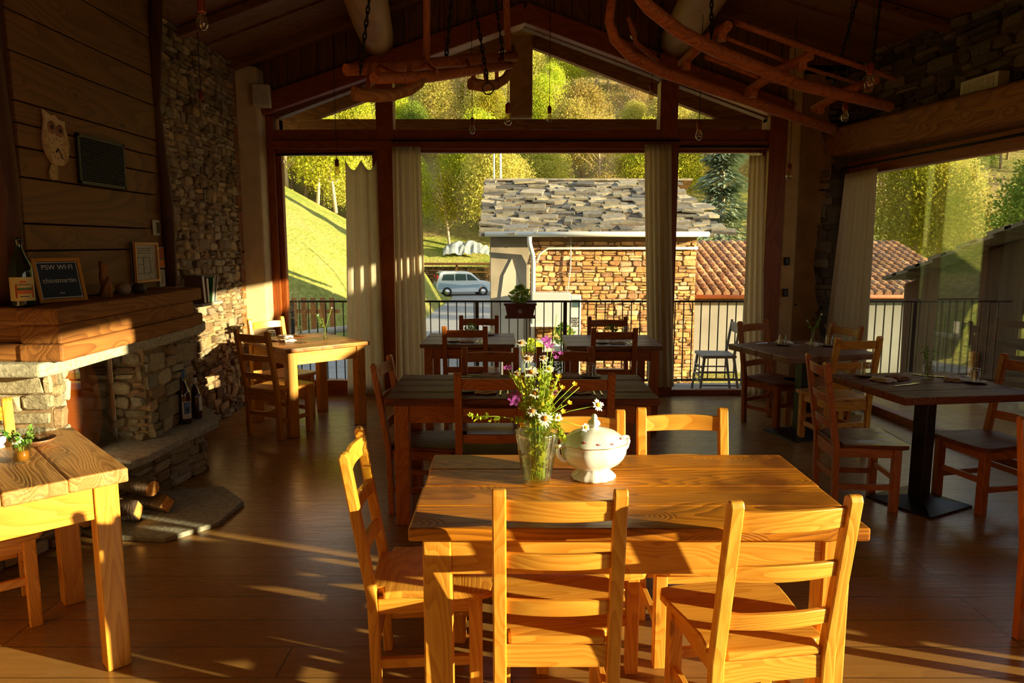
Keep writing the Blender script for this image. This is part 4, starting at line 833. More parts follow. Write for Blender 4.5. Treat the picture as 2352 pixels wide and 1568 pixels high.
for x, z in ((-.038, .285), (.035, .275)):
    e = MB().lathe([(0, 0), (.034, 0), (.034, .003), (0, .003)], 24).build('eye', 'owl_eye', ow, loc=(x, -.014, z - .012), rot=(R(90), 0, 0)); MB().lathe([(0, .003), (.013, .003), (.013, .006), (0, .006)], 18).build('pupil', 'ink', e)
MB().prism([(-.010, .25), (.008, .25), (0, .232)], 'y', -.018, -.013).build('beak', 'owl_eye', ow)
mb = MB()
for i in range(12): a_ = 2 * PI * i / 12; c, s_ = math.cos(a_), math.sin(a_); mb.obox((.048 * s_, -.015, .165 + .052 * c), .003, .002, .009, Matrix.Rotation(a_, 3, 'Y'))
mb.build('hour_marks', 'ink', ow)
MB().bar((0, -.018, .165), (-.017, -.018, .143), .003, .007, (0, 1, 0)).build('hour_hand', 'ink', ow); MB().bar((0, -.020, .165), (.035, -.020, .112), .003, .004, (0, 1, 0)).build('minute_hand', 'ink', ow)
# shelf and books on the rubble wall
tag(MB().prism([(-2.80, 5.98), (-2.60, 6.02), (-2.58, 6.40), (-2.80, 6.44)], 'z', 1.115, 1.14).build('stone_shelf', 'lintel_stone', None, .006), 'thin stone slab shelf jutting from the rubble wall', 'shelf')
for i, (y, t_, h_, mt, tl, lb) in enumerate(((6.05, .045, .23, 'book_brown', -.12, 'thick brown book at the left of the stone shelf'), (6.12, .04, .21, 'book_brown', -.05, 'second brown book on the stone shelf'), (6.20, .018, .22, 'book_green', .26, 'slim green book leaning on the stone shelf'), (6.235, .014, .24, 'book_white', .27, 'slim white book leaning on the stone shelf'), (6.27, .016, .23, 'book_dark', .30, 'slim dark book, outermost leaning one on the stone shelf'))):
    bk = empty('book', (-2.67, y, 1.142), 0, lb, 'book', 'books on the stone shelf'); bk.rotation_euler = (-tl, 0, 0)
    MB().box(-.075, .075, 0, t_, 0, h_).build('cover', mt, bk, .002); MB().box(-.07, .077, .003, t_ - .003, .004, h_ - .004).build('pages', 'book_white', bk)

# ---------------------------------------------------------------- chairs
def make_chair(v, seatm):
    r = empty('dining_chair'); cat = 'chair'; r['category'] = cat
    SW, SZ = .178, .43
    for s_ in (-1, 1):
        P = [(-.175, 0), (-.212, 0), (-.222, .40), (-.305, .915), (-.298, .932), (-.280, .932), (-.270, .92), (-.188, .42)]
        MB().prism(P, 'x', s_ * SW - .021, s_ * SW + .021).build('back_post', v + '_Z', r, .005)
        MB().prism([(s_ * .17 - .024, .135), (s_ * .17 + .024, .135), (s_ * .17 + .024, .183), (s_ * .17 - .024, .183)], 'z', 0, .402).build('leg', v + '_Z', r, .005)
        MB().bar((s_ * .172, -.185, .372), (s_ * .17, .14, .372), .022, .058).build('apron', v + '_Y', r, .003)
        MB().bar((s_ * .174, -.19, .155), (s_ * .17, .14, .155), .022, .036).build('stretcher', v + '_Y', r, .003)
    MB().bar((-.16, -.20, .362), (.16, -.20, .362), .022, .075).build('apron', v + '_X', r, .003); MB().bar((-.15, .16, .372), (.15, .16, .372), .022, .058).build('apron', v + '_X', r, .003)
    MB().bar((-.155, -.20, .21), (.155, -.20, .21), .02, .036).build('stretcher', v + '_X', r, .003); MB().bar((-.15, .16, .21), (.15, .16, .21), .02, .036).build('stretcher', v + '_X', r, .003)
    for z0, z1 in ((.832, .895), (.672, .722), (.512, .562)):
        mb = MB(); rg = []
        for i in range(25):
            t = i / 24 * 2 - 1; x = t * .165; bow = -.022 * (1 - t * t); arc = .004 * (1 - t * t)
            def yy(z): return -.200 - (z - .40) * .16 + bow
            rg.append([mb.v((x, yy(z0) - .008, z0)), mb.v((x, yy(z0) + .010, z0)), mb.v((x, yy(z1) + .010, z1 + arc)), mb.v((x, yy(z1) - .008, z1 + arc))])
        for A, B in zip(rg, rg[1:]):
            for k in range(4): mb.face([A[k], A[(k + 1) % 4], B[(k + 1) % 4], B[k]], True)
        mb.face(rg[0]); mb.face(rg[-1][::-1]); mb.build('back_rail', v + '_X', r, .003).data.set_sharp_from_angle(angle=R(30))
    out = [(-.150, -.215), (.150, -.215), (.155, -.17), (.198, -.165), (.190, -.10), (.200, .0), (.215, .10), (.222, .17), (.205, .215), (.15, .228), (0, .235), (-.15, .228), (-.205, .215), (-.222, .17), (-.215, .10), (-.200, 0), (-.190, -.10), (-.198, -.165), (-.155, -.17)]
    MB().prism(out, 'z', .402, .43).build('seat', seatm, r, .008, 3)
    return r
protos = {}
def chair(c1, c2, hint, lb, v='pine', seatm=None, group=None, sh=(0, 0), rect=None):
    """c1, c2: the tops of the two back posts; hint: rough facing"""
    seatm = seatm or v + '_X'; key = (v, seatm)
    if rect: cx, cy, f = rect[0], rect[1], Vector((rect[2], rect[3])).normalized()
    else:
        cx, cy = (c1[0] + c2[0]) / 2, (c1[1] + c2[1]) / 2; d = Vector((c2[0] - c1[0], c2[1] - c1[1])).normalized(); f = Vector((-d.y, d.x))
        if f.dot(Vector(hint)) < 0: f = -f
        cx += f.x * .29; cy += f.y * .29
    loc = (cx + sh[0], cy + sh[1], 0); rz = math.atan2(f.y, f.x) - PI / 2
    if key not in protos: protos[key] = make_chair(v, seatm); o = protos[key]; o.location = loc; o.rotation_euler = (0, 0, rz); o['label'] = lb
    else: o = dup(protos[key], loc, rz, lb)
    if group: o['group'] = group
    return o
GC = 'ladder-back dining chairs'; k_ = .9595
def S(*p): return tuple(a * k_ for a in p)
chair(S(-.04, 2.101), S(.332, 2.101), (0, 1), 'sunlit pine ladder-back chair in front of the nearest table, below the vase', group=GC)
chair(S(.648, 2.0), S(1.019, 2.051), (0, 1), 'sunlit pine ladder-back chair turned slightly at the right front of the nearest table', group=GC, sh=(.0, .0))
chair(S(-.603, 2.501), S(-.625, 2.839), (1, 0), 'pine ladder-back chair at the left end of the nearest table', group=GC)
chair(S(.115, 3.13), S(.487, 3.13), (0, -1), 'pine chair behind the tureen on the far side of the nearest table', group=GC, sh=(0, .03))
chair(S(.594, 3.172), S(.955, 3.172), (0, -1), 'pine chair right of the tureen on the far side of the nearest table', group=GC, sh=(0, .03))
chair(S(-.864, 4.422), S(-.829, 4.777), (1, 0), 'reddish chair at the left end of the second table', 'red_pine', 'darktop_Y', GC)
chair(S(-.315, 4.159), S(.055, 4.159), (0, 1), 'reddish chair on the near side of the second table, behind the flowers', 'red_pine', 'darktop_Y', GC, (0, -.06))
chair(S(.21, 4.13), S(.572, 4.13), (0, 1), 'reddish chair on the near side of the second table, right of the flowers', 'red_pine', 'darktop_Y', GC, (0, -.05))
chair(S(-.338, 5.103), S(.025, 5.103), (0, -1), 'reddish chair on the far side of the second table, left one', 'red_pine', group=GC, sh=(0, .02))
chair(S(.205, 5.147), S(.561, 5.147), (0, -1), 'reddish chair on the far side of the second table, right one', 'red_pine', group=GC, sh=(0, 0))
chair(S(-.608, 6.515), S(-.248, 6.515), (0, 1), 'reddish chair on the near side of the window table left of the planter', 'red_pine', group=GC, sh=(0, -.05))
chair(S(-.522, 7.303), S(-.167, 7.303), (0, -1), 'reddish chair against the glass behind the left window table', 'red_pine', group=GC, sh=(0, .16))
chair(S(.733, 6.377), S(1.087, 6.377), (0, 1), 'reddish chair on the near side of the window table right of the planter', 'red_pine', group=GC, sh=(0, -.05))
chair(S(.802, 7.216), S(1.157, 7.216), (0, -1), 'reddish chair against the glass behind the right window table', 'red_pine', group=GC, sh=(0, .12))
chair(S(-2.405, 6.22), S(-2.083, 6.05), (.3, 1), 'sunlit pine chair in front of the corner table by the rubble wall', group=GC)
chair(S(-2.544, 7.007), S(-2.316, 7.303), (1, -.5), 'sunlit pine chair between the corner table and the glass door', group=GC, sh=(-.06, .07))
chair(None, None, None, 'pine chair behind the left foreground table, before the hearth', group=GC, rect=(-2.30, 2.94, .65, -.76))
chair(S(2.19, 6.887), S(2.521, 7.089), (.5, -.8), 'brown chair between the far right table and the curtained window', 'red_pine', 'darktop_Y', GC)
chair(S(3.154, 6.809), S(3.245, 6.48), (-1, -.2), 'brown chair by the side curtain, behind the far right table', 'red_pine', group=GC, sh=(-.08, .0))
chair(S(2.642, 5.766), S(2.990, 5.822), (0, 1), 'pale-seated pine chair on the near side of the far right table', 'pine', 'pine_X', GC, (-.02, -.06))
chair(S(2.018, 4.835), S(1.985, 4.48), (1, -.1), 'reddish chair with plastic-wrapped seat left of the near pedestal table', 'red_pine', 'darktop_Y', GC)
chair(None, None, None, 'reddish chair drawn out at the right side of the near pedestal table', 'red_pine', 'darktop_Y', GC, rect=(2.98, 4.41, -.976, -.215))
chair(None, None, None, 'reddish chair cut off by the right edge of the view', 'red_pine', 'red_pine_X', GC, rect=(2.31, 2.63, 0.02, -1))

# ---------------------------------------------------------------- tables
def table(name, x, y, rz, W, D, H, th, topm, v, lb, leg=.085, over=.03, boards=3, ap=.11, inset=.05, group='four-legged wooden tables', wav=0.0):
    r = empty(name, (x, y, 0), rz, lb, 'table', group); rn = random.Random(int(W * 100 + x * 10))
    mb = MB(); bw = D / boards
    for i in range(boards):
        y0, y1 = -D / 2 + i * bw, -D / 2 + (i + 1) * bw - .0008; e0, e1 = rn.uniform(-.006, .006), rn.uniform(-.006, .006); zz = rn.uniform(-.001, .001)
        mb.box(-W / 2 + e0, W / 2 + e1, y0, y1, H - th, H + zz)
    mb.build('tabletop', topm, r, .007, 3)
    for sx_ in (-1, 1):
        for sy in (-1, 1):
            cx, cy = sx_ * (W / 2 - over - leg / 2), sy * (D / 2 - over - leg / 2)
            MB().box(cx - leg / 2, cx + leg / 2, cy - leg / 2, cy + leg / 2, 0, H - th).build('leg', v + '_Z', r, .006)
        MB().box(-.5, .5, -.012, .012, H - th - ap, H - th).build('apron', v + '_X', r, .003).scale = (1, 1, 1)
    for o in list(r.children):
        if o.name.startswith('apron'): bpy.data.objects.remove(o)
    q = over + leg
    for sy in (-1, 1):
        yy = sy * (D / 2 - over - .022); MB().box(-W / 2 + q, W / 2 - q, yy - .012, yy + .012, H - th - ap, H - th).build('apron', v + '_X', r, .003)
        xx = sy * (W / 2 - over - .022); MB().box(xx - .012, xx + .012, -D / 2 + q, D / 2 - q, H - th - ap, H - th).build('apron', v + '_Y', r, .003)
    return r
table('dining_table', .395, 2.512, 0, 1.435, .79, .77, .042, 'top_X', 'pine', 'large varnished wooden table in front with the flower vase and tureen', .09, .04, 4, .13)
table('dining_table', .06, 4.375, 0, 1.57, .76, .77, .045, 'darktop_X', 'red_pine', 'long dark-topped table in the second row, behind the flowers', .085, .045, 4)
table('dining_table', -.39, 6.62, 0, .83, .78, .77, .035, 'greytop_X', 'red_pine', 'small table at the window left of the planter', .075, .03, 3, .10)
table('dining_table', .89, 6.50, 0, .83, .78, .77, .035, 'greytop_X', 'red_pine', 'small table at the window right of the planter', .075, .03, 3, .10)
table('dining_table', -1.88, 6.50, R(42), .80, .88, .77, .038, 'top_X', 'pine', 'wooden table in the corner by the rubble wall and glass door', .085, .03, 4, .11)
e1 = Vector((.688, -.725)); e2 = Vector((-.725, -.688)); cc = Vector((-1.455, 2.635)) - e1 * .42 + e2 * .50
table('dining_table', cc.x, cc.y, math.atan2(e1.y, e1.x), .84, 1.0, .80, .055, 'rawtop', 'pine', 'rough-grained pine table at the left edge with a mug of daisies', .085, .03, 5, .13)
def ped_table(x, y, rz, W, D, th, topm, lb, px, py, prz):
    r = empty('pedestal_table', (x, y, 0), rz, lb, 'table', 'pedestal tables'); mb = MB()
    for i in range(4): mb.box(-W / 2, W / 2, -D / 2 + i * D / 4, -D / 2 + (i + 1) * D / 4 - .003, .77 - th, .77)
    mb.build('tabletop', topm, r, .006); M4 = Matrix.Rotation(-rz, 4, 'Z') @ Matrix.Translation((px - x, py - y, 0)) @ Matrix.Rotation(prz, 4, 'Z')
    for mbb, nm, bv in ((MB().box(-.045, .045, -.045, .045, .02, .77 - th), 'column', .003), (MB().box(-.15, .15, -.15, .15, .77 - th - .008, .77 - th), 'mounting_plate', 0)):
        o = mbb.build(nm, 'black_metal', None, bv); o.data.transform(M4); o.parent = r
    mb = MB(); a = .215; lo = [mb.v((sx_ * a, sy * a, 0)) for sx_, sy in ((-1, -1), (1, -1), (1, 1), (-1, 1))]; l2 = [mb.v((sx_ * a, sy * a, .014)) for sx_, sy in ((-1, -1), (1, -1), (1, 1), (-1, 1))]; up = [mb.v((sx_ * .05, sy * .05, .05)) for sx_, sy in ((-1, -1), (1, -1), (1, 1), (-1, 1))]
    for A, B in ((lo, l2), (l2, up)):
        for k in range(4): mb.face([A[k], A[(k + 1) % 4], B[(k + 1) % 4], B[k]])
    mb.face(lo); mb.face(up); o = mb.build('base_plate', 'black_metal'); o.data.transform(M4); o.parent = r
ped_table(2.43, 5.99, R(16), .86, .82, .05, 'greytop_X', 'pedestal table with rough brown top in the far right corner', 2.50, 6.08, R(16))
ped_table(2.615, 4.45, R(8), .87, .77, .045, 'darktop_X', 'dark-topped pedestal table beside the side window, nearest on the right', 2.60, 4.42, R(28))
o = MB(); G = [[o.v((-.21 + i * .06, -.17 + j * .055, .4325 + .004 * rnd.random())) for i in range(8)] for j in range(8)]
for j in range(7):
    for i in range(7): o.face([G[j][i], G[j][i + 1], G[j + 1][i + 1], G[j + 1][i]])
o = tag(o.build('plastic_wrap', 'wrap', loc=(2.2, 4.42, 0.001), rot=(0, 0, R(-93))), 'crinkled clear plastic film on the seat left of the near pedestal table', 'plastic film')
o.modifiers.new('solid', 'SOLIDIFY').thickness = .0006

# ---------------------------------------------------------------- table settings
def T(x, y, z=.772): return (x, y, z)
def mk_tumbler():
    r = empty('tumbler'); r['category'] = 'glass'
    fc = lambda a, q, z: q * (1 + .03 * math.cos(a * 9) * (z < .06))
    MB().lathe([(.036, 0), (.030, .075), (.029, .085), (0, .086)], 36, fr=fc).build('outer_wall', 'clear', r); MB().lathe([(.033, 0), (.027, .070), (0, .072)], 24).build('inner_wall', 'clear', r); return r
def mk_saucer(): return tag(MB().lathe([(0, 0), (.035, 0), (.065, .008), (.070, .012), (.066, .012), (.034, .005), (0, .005)], 28).build('saucer', 'greytop_X'), cat='saucer')
def mk_napkin(mt='napkin'):
    mb = MB(); n_ = 8
    for L in range(3):
        s_ = 1 - L * .06; G = [[mb.v(((i / n_ - .5) * .13 * s_, (j / n_ - .5) * .10 * s_ + L * .003, L * .007 + .003 * math.sin(i * 1.1 + L) + .003 * math.cos(j * 1.3 + L * 2) + .006)) for i in range(n_ + 1)] for j in range(n_ + 1)]
        for j in range(n_):
            for i in range(n_): mb.face([G[j][i], G[j][i + 1], G[j + 1][i + 1], G[j + 1][i]], True)
    o = mb.build('napkin', mt); o['category'] = 'napkin'; o.modifiers.new('solid', 'SOLIDIFY').thickness = .005; return o
def mk_knife():
    r = empty('table_knife'); r['category'] = 'knife'; MB().prism([(-.006, -.10), (.006, -.10), (.005, .0), (-.005, 0)], 'z', 0, .005).build('handle', 'steel', r, .0015); MB().prism([(-.006, 0), (.008, 0), (.010, .06), (.004, .10), (-.005, .11)], 'z', .001, .003).build('blade', 'steel', r); return r
def mk_fork():
    r = empty('fork'); r['category'] = 'fork'; MB().prism([(-.006, -.10), (.006, -.10), (.004, .03), (.011, .05), (.011, .06), (-.011, .06), (-.011, .05), (-.004, .03)], 'z', 0, .004).build('handle', 'steel', r, .001)
    for k in range(4): x = -.0095 + k * .0063; MB().box(x - .0015, x + .0015, .058, .10, .001, .004).build('tine', 'steel', r)
    return r
proto = {}
def put(kind, maker, loc, rz, lb, group, z=None):
    if kind not in proto: proto[kind] = maker(); o = proto[kind]; o.location = loc; o.rotation_euler = (0, 0, rz); o['label'] = lb
    else: o = dup(proto[kind], loc, rz, lb)
    o['group'] = group; return o
def setting(where, gl=None, nap=None, kn=None, fk=None, rz=0.0, nm='napkin'):
    if gl:
        put('saucer', mk_saucer, T(*gl), 0, 'small brown saucer under the tumbler ' + where, 'saucers'); put('tumbler', mk_tumbler, T(gl[0], gl[1], .7785), 0, 'upturned faceted tumbler ' + where, 'tumblers')
    if nap: put(nm, (lambda: mk_napkin(nm)), T(nap[0], nap[1], .7705), rz, ('folded beige napkin ' if nm == 'napkin' else 'brown folded paper napkin ') + where, 'napkins')
    if kn: put('knife', mk_knife, T(*kn), rz, 'steel table knife ' + where, 'knives')
    if fk: put('fork', mk_fork, T(*fk), rz, 'steel fork ' + where, 'forks')
setting('on the second table, near side left place', (-.272, 4.19), (-.156, 4.16), (-.068, 4.18), (-.025, 4.18))
setting('on the second table, near side right place', (.25, 4.19), (.401, 4.16), (.482, 4.18), (.524, 4.18))
setting('on the second table, far side left place', None, (-.144, 4.68), None, None, PI)
setting('on the second table, far side right place', (.518, 4.66), (.386, 4.68), None, None, PI)
setting('on the left window table, near place', (-.524, 6.40), (-.398, 6.36), (-.31, 6.38), (-.27, 6.38))
setting('on the left window table, far place', (-.228, 6.86), None, None, None, PI)
setting('on the right window table, near place', (.796, 6.30), (.925, 6.26), (1.02, 6.28), (1.06, 6.28))
setting('on the right window table, far place', (1.085, 6.78), None, None, None, PI)
setting('on the corner table, rubble wall side', (-2.175, 6.46), (-2.02, 6.40), (-1.93, 6.33), (-1.90, 6.37), R(60))
setting('on the corner table, door side', (-2.03, 6.80), (-2.13, 6.68), None, None, R(-40))
setting('on the far right table, left place', (2.34, 6.16), (2.40, 6.28), (2.26, 6.30), (2.23, 6.27), R(-70))
setting('on the far right table, right place', (2.72, 6.10), (2.62, 6.16), (2.55, 6.20), None, R(100))
setting('on the near pedestal table, left place', (2.345, 4.69), (2.373, 4.52), (2.44, 4.38), (2.47, 4.40), R(-65))
put('brown_napkin', lambda: mk_napkin('brown_napkin'), T(2.50, 4.58, .7705), R(30), 'brown folded paper napkin beside the near pedestal table vase', 'napkins')
setting('on the near pedestal table, right place', (2.93, 4.47), (2.84, 4.55), (2.80, 4.66), (2.77, 4.70), R(60))
# greenery pots on tables
def table_plant(x, y, lb, seed, H=.10, W=.07, z=.772):
    r = empty('table_plant', (x, y, z), label=lb, cat='potted plant'); MB().lathe([(0, 0), (.022, 0), (.028, .04), (.025, .04), (.02, .035), (0, .035)], 16).build('pot', 'terracotta', r); leafy('p', H, W, 90, .014, 'leaf_dark', seed, r, .035)
table_plant(.273, 4.66, 'small dark green plant in the middle of the second table', 3); table_plant(-.40, 6.84, 'small dark plant on the left window table', 4, .08); table_plant(.946, 6.76, 'small dark plant on the right window table', 5, .08)
def slim_vase(x, y, r_, H, lb, cat, seed, neck=None, z=.772, sprig=.14, mt='clear'):
    r = empty('bud_vase', (x, y, z), label=lb, cat=cat)
    prof = [(0, 0), (r_, 0), (r_, H), (r_ * .88, H), (r_ * .88, .008), (0, .008)] if not neck else [(0, 0), (r_, 0), (r_, H * .45), (neck, H * .7), (neck, H), (neck * .8, H), (neck * .8, H * .7), (r_ * .85, H * .45), (r_ * .85, .008), (0, .008)]
    MB().lathe(prof, 24).build('glass', mt, r)
    s_ = empty('flower_sprig', (x, y, z + .006), label='green sprig in the ' + lb.split(',')[0], cat='flowers'); rn = random.Random(seed)
    mb = MB(); f = MB(); p = MB()
    for i in range(5):
        a_ = rn.uniform(0, 2 * PI); q = Vector((math.cos(a_) * sprig * .4, math.sin(a_) * sprig * .4, H + sprig * rn.uniform(.5, 1))); g = neck or r_; mid = Vector((math.cos(a_) * g * .5, math.sin(a_) * g * .5, H)); mb.tube([(0, 0, 0), mid, q], .0012, 5)
        for k in range(14): quad(f, mid.lerp(q, rn.random()) + Vector((rn.gauss(0, .008), rn.gauss(0, .008), rn.gauss(0, .008))), .009, rn)
        if i < 2: p.ball(q, .008, 6)
    mb.build('stems', 'stem', s_); f.build('leaves', 'leaf_house', s_); p.build('blossoms', 'petal_white', s_)
slim_vase(-1.70, 6.48, .018, .10, 'narrow glass vase on the corner table', 'vase', 1, .012, sprig=.2)
slim_vase(2.50, 5.92, .020, .15, 'small bottle vase on the far right table', 'vase', 2, .009)
slim_vase(2.705, 4.60, .033, .09, 'tumbler vase on the near pedestal table', 'vase', 3, sprig=.13)

# ---------------------------------------------------------------- mug of daisies, bowl etc. on the left table
mg = empty('glass_mug', (-1.90, 2.70, .802), label='small glass mug of amber tea holding daisies on the left table', cat='mug')
MB().lathe([(0, 0), (.030, 0), (.031, .075), (.028, .075), (.027, .008), (0, .008)], 28).build('glass', 'clear', mg); MB().lathe([(0, .009), (.0265, .009), (.0268, .045), (0, .045)], 24).build('tea', 'tea', mg)
MB().tube([(.030, 0, .062), (.050, 0, .058), (.056, 0, .04), (.048, 0, .022), (.030, 0, .018)], .0035, 8).build('handle', 'clear', mg)
def flower(name, base, mid, head, kind, lb, group, sz=.016):
    """a stem from base over mid to head with its blossom"""
    b_, m_, h_ = Vector(base), Vector(mid), Vector(head); r = empty(name, base, label=lb, cat='flower', group=group); pts = [Vector((0, 0, 0)), (m_ - b_) * .5 + Vector((0, 0, .002)), m_ - b_, ((m_ + h_) / 2 - b_) + Vector((0, 0, .006)), h_ - b_]
    MB().tube(pts, .0015, 6).build('stem', 'stem', r); d = (h_ - m_).normalized(); face = Vector((d.x * .6, d.y - .9, d.z + .35)).normalized() if kind != 'bud' else d
    q = face.to_track_quat('Z', 'X').to_matrix(); P = h_ - b_; mb = MB(); rn = random.Random(int(abs(head[0]) * 1e4))
    if kind == 'daisy':
        for i in range(14):
            a_ = 2 * PI * i / 14 + rn.uniform(-.12, .12); L = sz * rn.uniform(.8, 1.15); w_ = sz * .125
            loc = [Vector((sz * .28, -w_ * .5, 0)), Vector((L * .8, -w_, .001)), Vector((L, 0, -.001)), Vector((L * .8, w_, .001)), Vector((sz * .28, w_ * .5, 0))]
            mb.face([mb.v(P + q @ (Matrix.Rotation(a_, 3, 'Z') @ v_)) for v_ in loc])
        mb.build('petals', 'petal_white', r).modifiers.new('solid', 'SOLIDIFY').thickness = .0006; c = MB(); c.ball((0, 0, 0), sz * .38, 10, (1, 1, .5)); o = c.build('flower_centre', 'yellow' if h_.x > .12 or h_.z > 1.3 else 'daisy_brown', r); o.location = P + q @ Vector((0, 0, .002)); o.rotation_euler = q.to_euler()
    elif kind == 'purple':
        for s_ in range(3):
            off = Vector((rn.gauss(0, .009), rn.gauss(0, .009), rn.gauss(0, .008)))
            for i in range(5):
                a_ = 2 * PI * i / 5; L = sz * .95; loc = [Vector((0, 0, 0)), Vector((L * .6, -L * .32, .002)), Vector((L, -L * .15, .003)), Vector((L, L * .15, .003)), Vector((L * .6, L * .32, .002))]
                mb.face([mb.v(P + off + q @ (Matrix.Rotation(a_, 3, 'Z') @ v_)) for v_ in loc])
        mb.build('petals', 'petal_purple', r).modifiers.new('solid', 'SOLIDIFY').thickness = .0006
    else:
        for i in range(5):
            a_ = 2 * PI * i / 5; L = sz * .6; loc = [Vector((0, 0, 0)), Vector((L * .6, -L * .4, .003)), Vector((L, 0, .006)), Vector((L * .6, L * .4, .003))]
            mb.face([mb.v(P + q @ (Matrix.Rotation(a_, 3, 'Z') @ v_)) for v_ in loc])
        mb.build('petals', 'yellow', r).modifiers.new('solid', 'SOLIDIFY').thickness = .0006
    return r
def sprig(base, mid, head, lb, group, n_=26, ls=.010, seed=0, mt='leaf_lime'):
    rn = random.Random(seed); b_, m_, h_ = Vector(base), Vector(mid), Vector(head); r = empty('leafy_sprig', base, label=lb, cat='foliage', group=group); pts = [Vector((0, 0, 0)), (m_ - b_) * .5, m_ - b_, ((m_ + h_) / 2 - b_) + Vector((0, 0, .008)), h_ - b_]
    MB().tube(pts, .0014, 6).build('stem', 'stem', r); f = MB()
    for i in range(n_):
        t = rn.uniform(.0, 1); p = (m_ - b_).lerp(h_ - b_, t) + Vector((rn.gauss(0, .006), rn.gauss(0, .006), rn.gauss(0, .006))); quad(f, p, ls * rn.uniform(.6, 1.2), rn)
    f.build('leaves', mt, r)
MX, MY, MZ = -1.90, 2.70, .812
flower('daisy', (MX - .005, MY, MZ), (MX, MY - .015, MZ + .06), (MX + .005, MY - .03, MZ + .085), 'daisy', 'white daisy with yellow centre at the rim of the glass mug', 'daisies', .022)
for i in range(5):
    a_ = i * 1.3; sprig((MX, MY, MZ), (MX + .012 * math.cos(a_), MY + .012 * math.sin(a_), MZ + .06), (MX + .05 * math.cos(a_), MY + .05 * math.sin(a_), MZ + .10 + .02 * (i % 2)), 'fine green sprig in the glass mug', 'sprigs in the mug', 40, .010, i, 'leaf_house')
r = tag(MB().lathe([(0, 0), (.03, 0), (.06, .02), (.072, .032), (.068, .032), (.055, .02), (.03, .006), (0, .006)], 28).build('small_bowl', 'greytop_X', loc=(-1.99, 2.93, .802)), 'shallow wooden bowl behind the mug on the left table', 'bowl')
o = dup(proto['tumbler'], (-1.99, 2.93, .809), 0, 'upturned tumbler standing in the wooden bowl behind the mug', 'tumblers')
tag(MB().lathe([(0, 0), (.03, 0), (.035, .05), (.03, .05), (.028, .01), (0, .01)], 20).build('small_dish', 'porcelain', loc=(-2.14, 2.90, .802)), 'small white dish at the far left edge of the left table', 'dish')

# ---------------------------------------------------------------- tureen
tu = empty('soup_tureen', (.306, 2.612, .7705), R(26), label='white porcelain soup tureen with lid and painted roses', cat='tureen')
lob = lambda k, a0: (lambda a, r_, z: r_ * (1 + a0 * math.cos(k * a)) * (1 + .16 * math.cos(a) ** 2))
foot = lambda a, r_, z: r_ * (1 + .018 * math.cos(12 * a)) * (1 + .10 * math.cos(a) ** 2)
MB().lathe([(0, .004), (.070, 0), (.078, .003), (.077, .010), (.070, .018), (.056, .027), (.050, .036), (.050, .042), (0, .042)], 96, fr=foot).build('foot', 'porcelain', tu)
MB().lathe([(0, .038), (.050, .038), (.066, .044), (.086, .058), (.101, .078), (.109, .098), (.110, .114), (.105, .127), (.108, .134), (.100, .136), (0, .130)], 96, fr=lob(8, .012)).build('bowl', 'porcelain', tu)
ld = MB().lathe([(.107, .133), (.112, .137), (.112, .141), (.104, .147), (.090, .160), (.072, .174), (.050, .184), (.028, .189), (.012, .194), (0, .195)], 96, fr=lob(8, .014)).build('lid', 'porcelain', tu)
MB().lathe([(.1125, .1375), (.1142, .139), (.1125, .1405)], 64, fr=lob(8, .014)).build('gilt_rim', 'gilt', ld)
kn = MB().lathe([(.010, .190), (.012, .197), (.022, .203), (.024, .210), (.018, .218), (.010, .224), (.013, .230), (.010, .238), (.005, .243), (0, .244)], 24, fr=lambda a, r_, z: r_ * (1 + .10 * math.cos(6 * a))).build('knob', 'porcelain', ld)
for s_ in (-1, 1):
    pts = [(s_ * x, 0, z) for x, z in ((.112, .128), (.130, .140), (.150, .138), (.156, .122), (.150, .100), (.134, .084), (.112, .080), (.100, .086))]
    MB().tube(pts, [.009, .008, .008, .0085, .008, .008, .008, .007], 10).build('handle', 'porcelain', tu); MB().ball((s_ * .152, 0, .135), .011, 8, (1.1, .8, .8)).build('handle_scroll', 'gilt', tu)
rn = random.Random(2)
def dot_cluster(par, a_, z, rr_, col, tilt):
    mb = MB(); mg_ = MB(); q = Vector((math.cos(a_), math.sin(a_), tilt)).normalized()
    side = Vector((-math.sin(a_), math.cos(a_), 0)); up = q.cross(side) * -1
    for k in range(5):
        t = 2 * PI * k / 5; mb.ball(Vector((rr_ * math.cos(a_), rr_ * math.sin(a_), z)) + side * .0035 * math.cos(t) + up * .003 * math.sin(t), .0026, 6)
    for k in (-1, 1): mg_.ball(Vector((rr_ * math.cos(a_), rr_ * math.sin(a_), z)) + side * .009 * k, .0022, 6)
    mb.build('painted_rose', col, par); mg_.build('painted_leaf', 'rose_blue', par)
def surf(a, prof_r, k): return prof_r * (1 + k * math.cos(8 * a)) * (1 + .16 * math.cos(a) ** 2)
for a_, z, pr_ in ((-2.35, .085, .1), (-1.0, .098, .106), (-1.75, .10, .1065)): dot_cluster(tu, a_, z, surf(a_, pr_, .012) - .001, 'rose', -.3)
for a_, z, pr_ in ((-2.5, .158, .094), (-2.0, .152, .099), (-1.45, .150, .101), (-.8, .158, .094)): dot_cluster(ld, a_, z, surf(a_, pr_, .014) - .001, 'rose', .9)

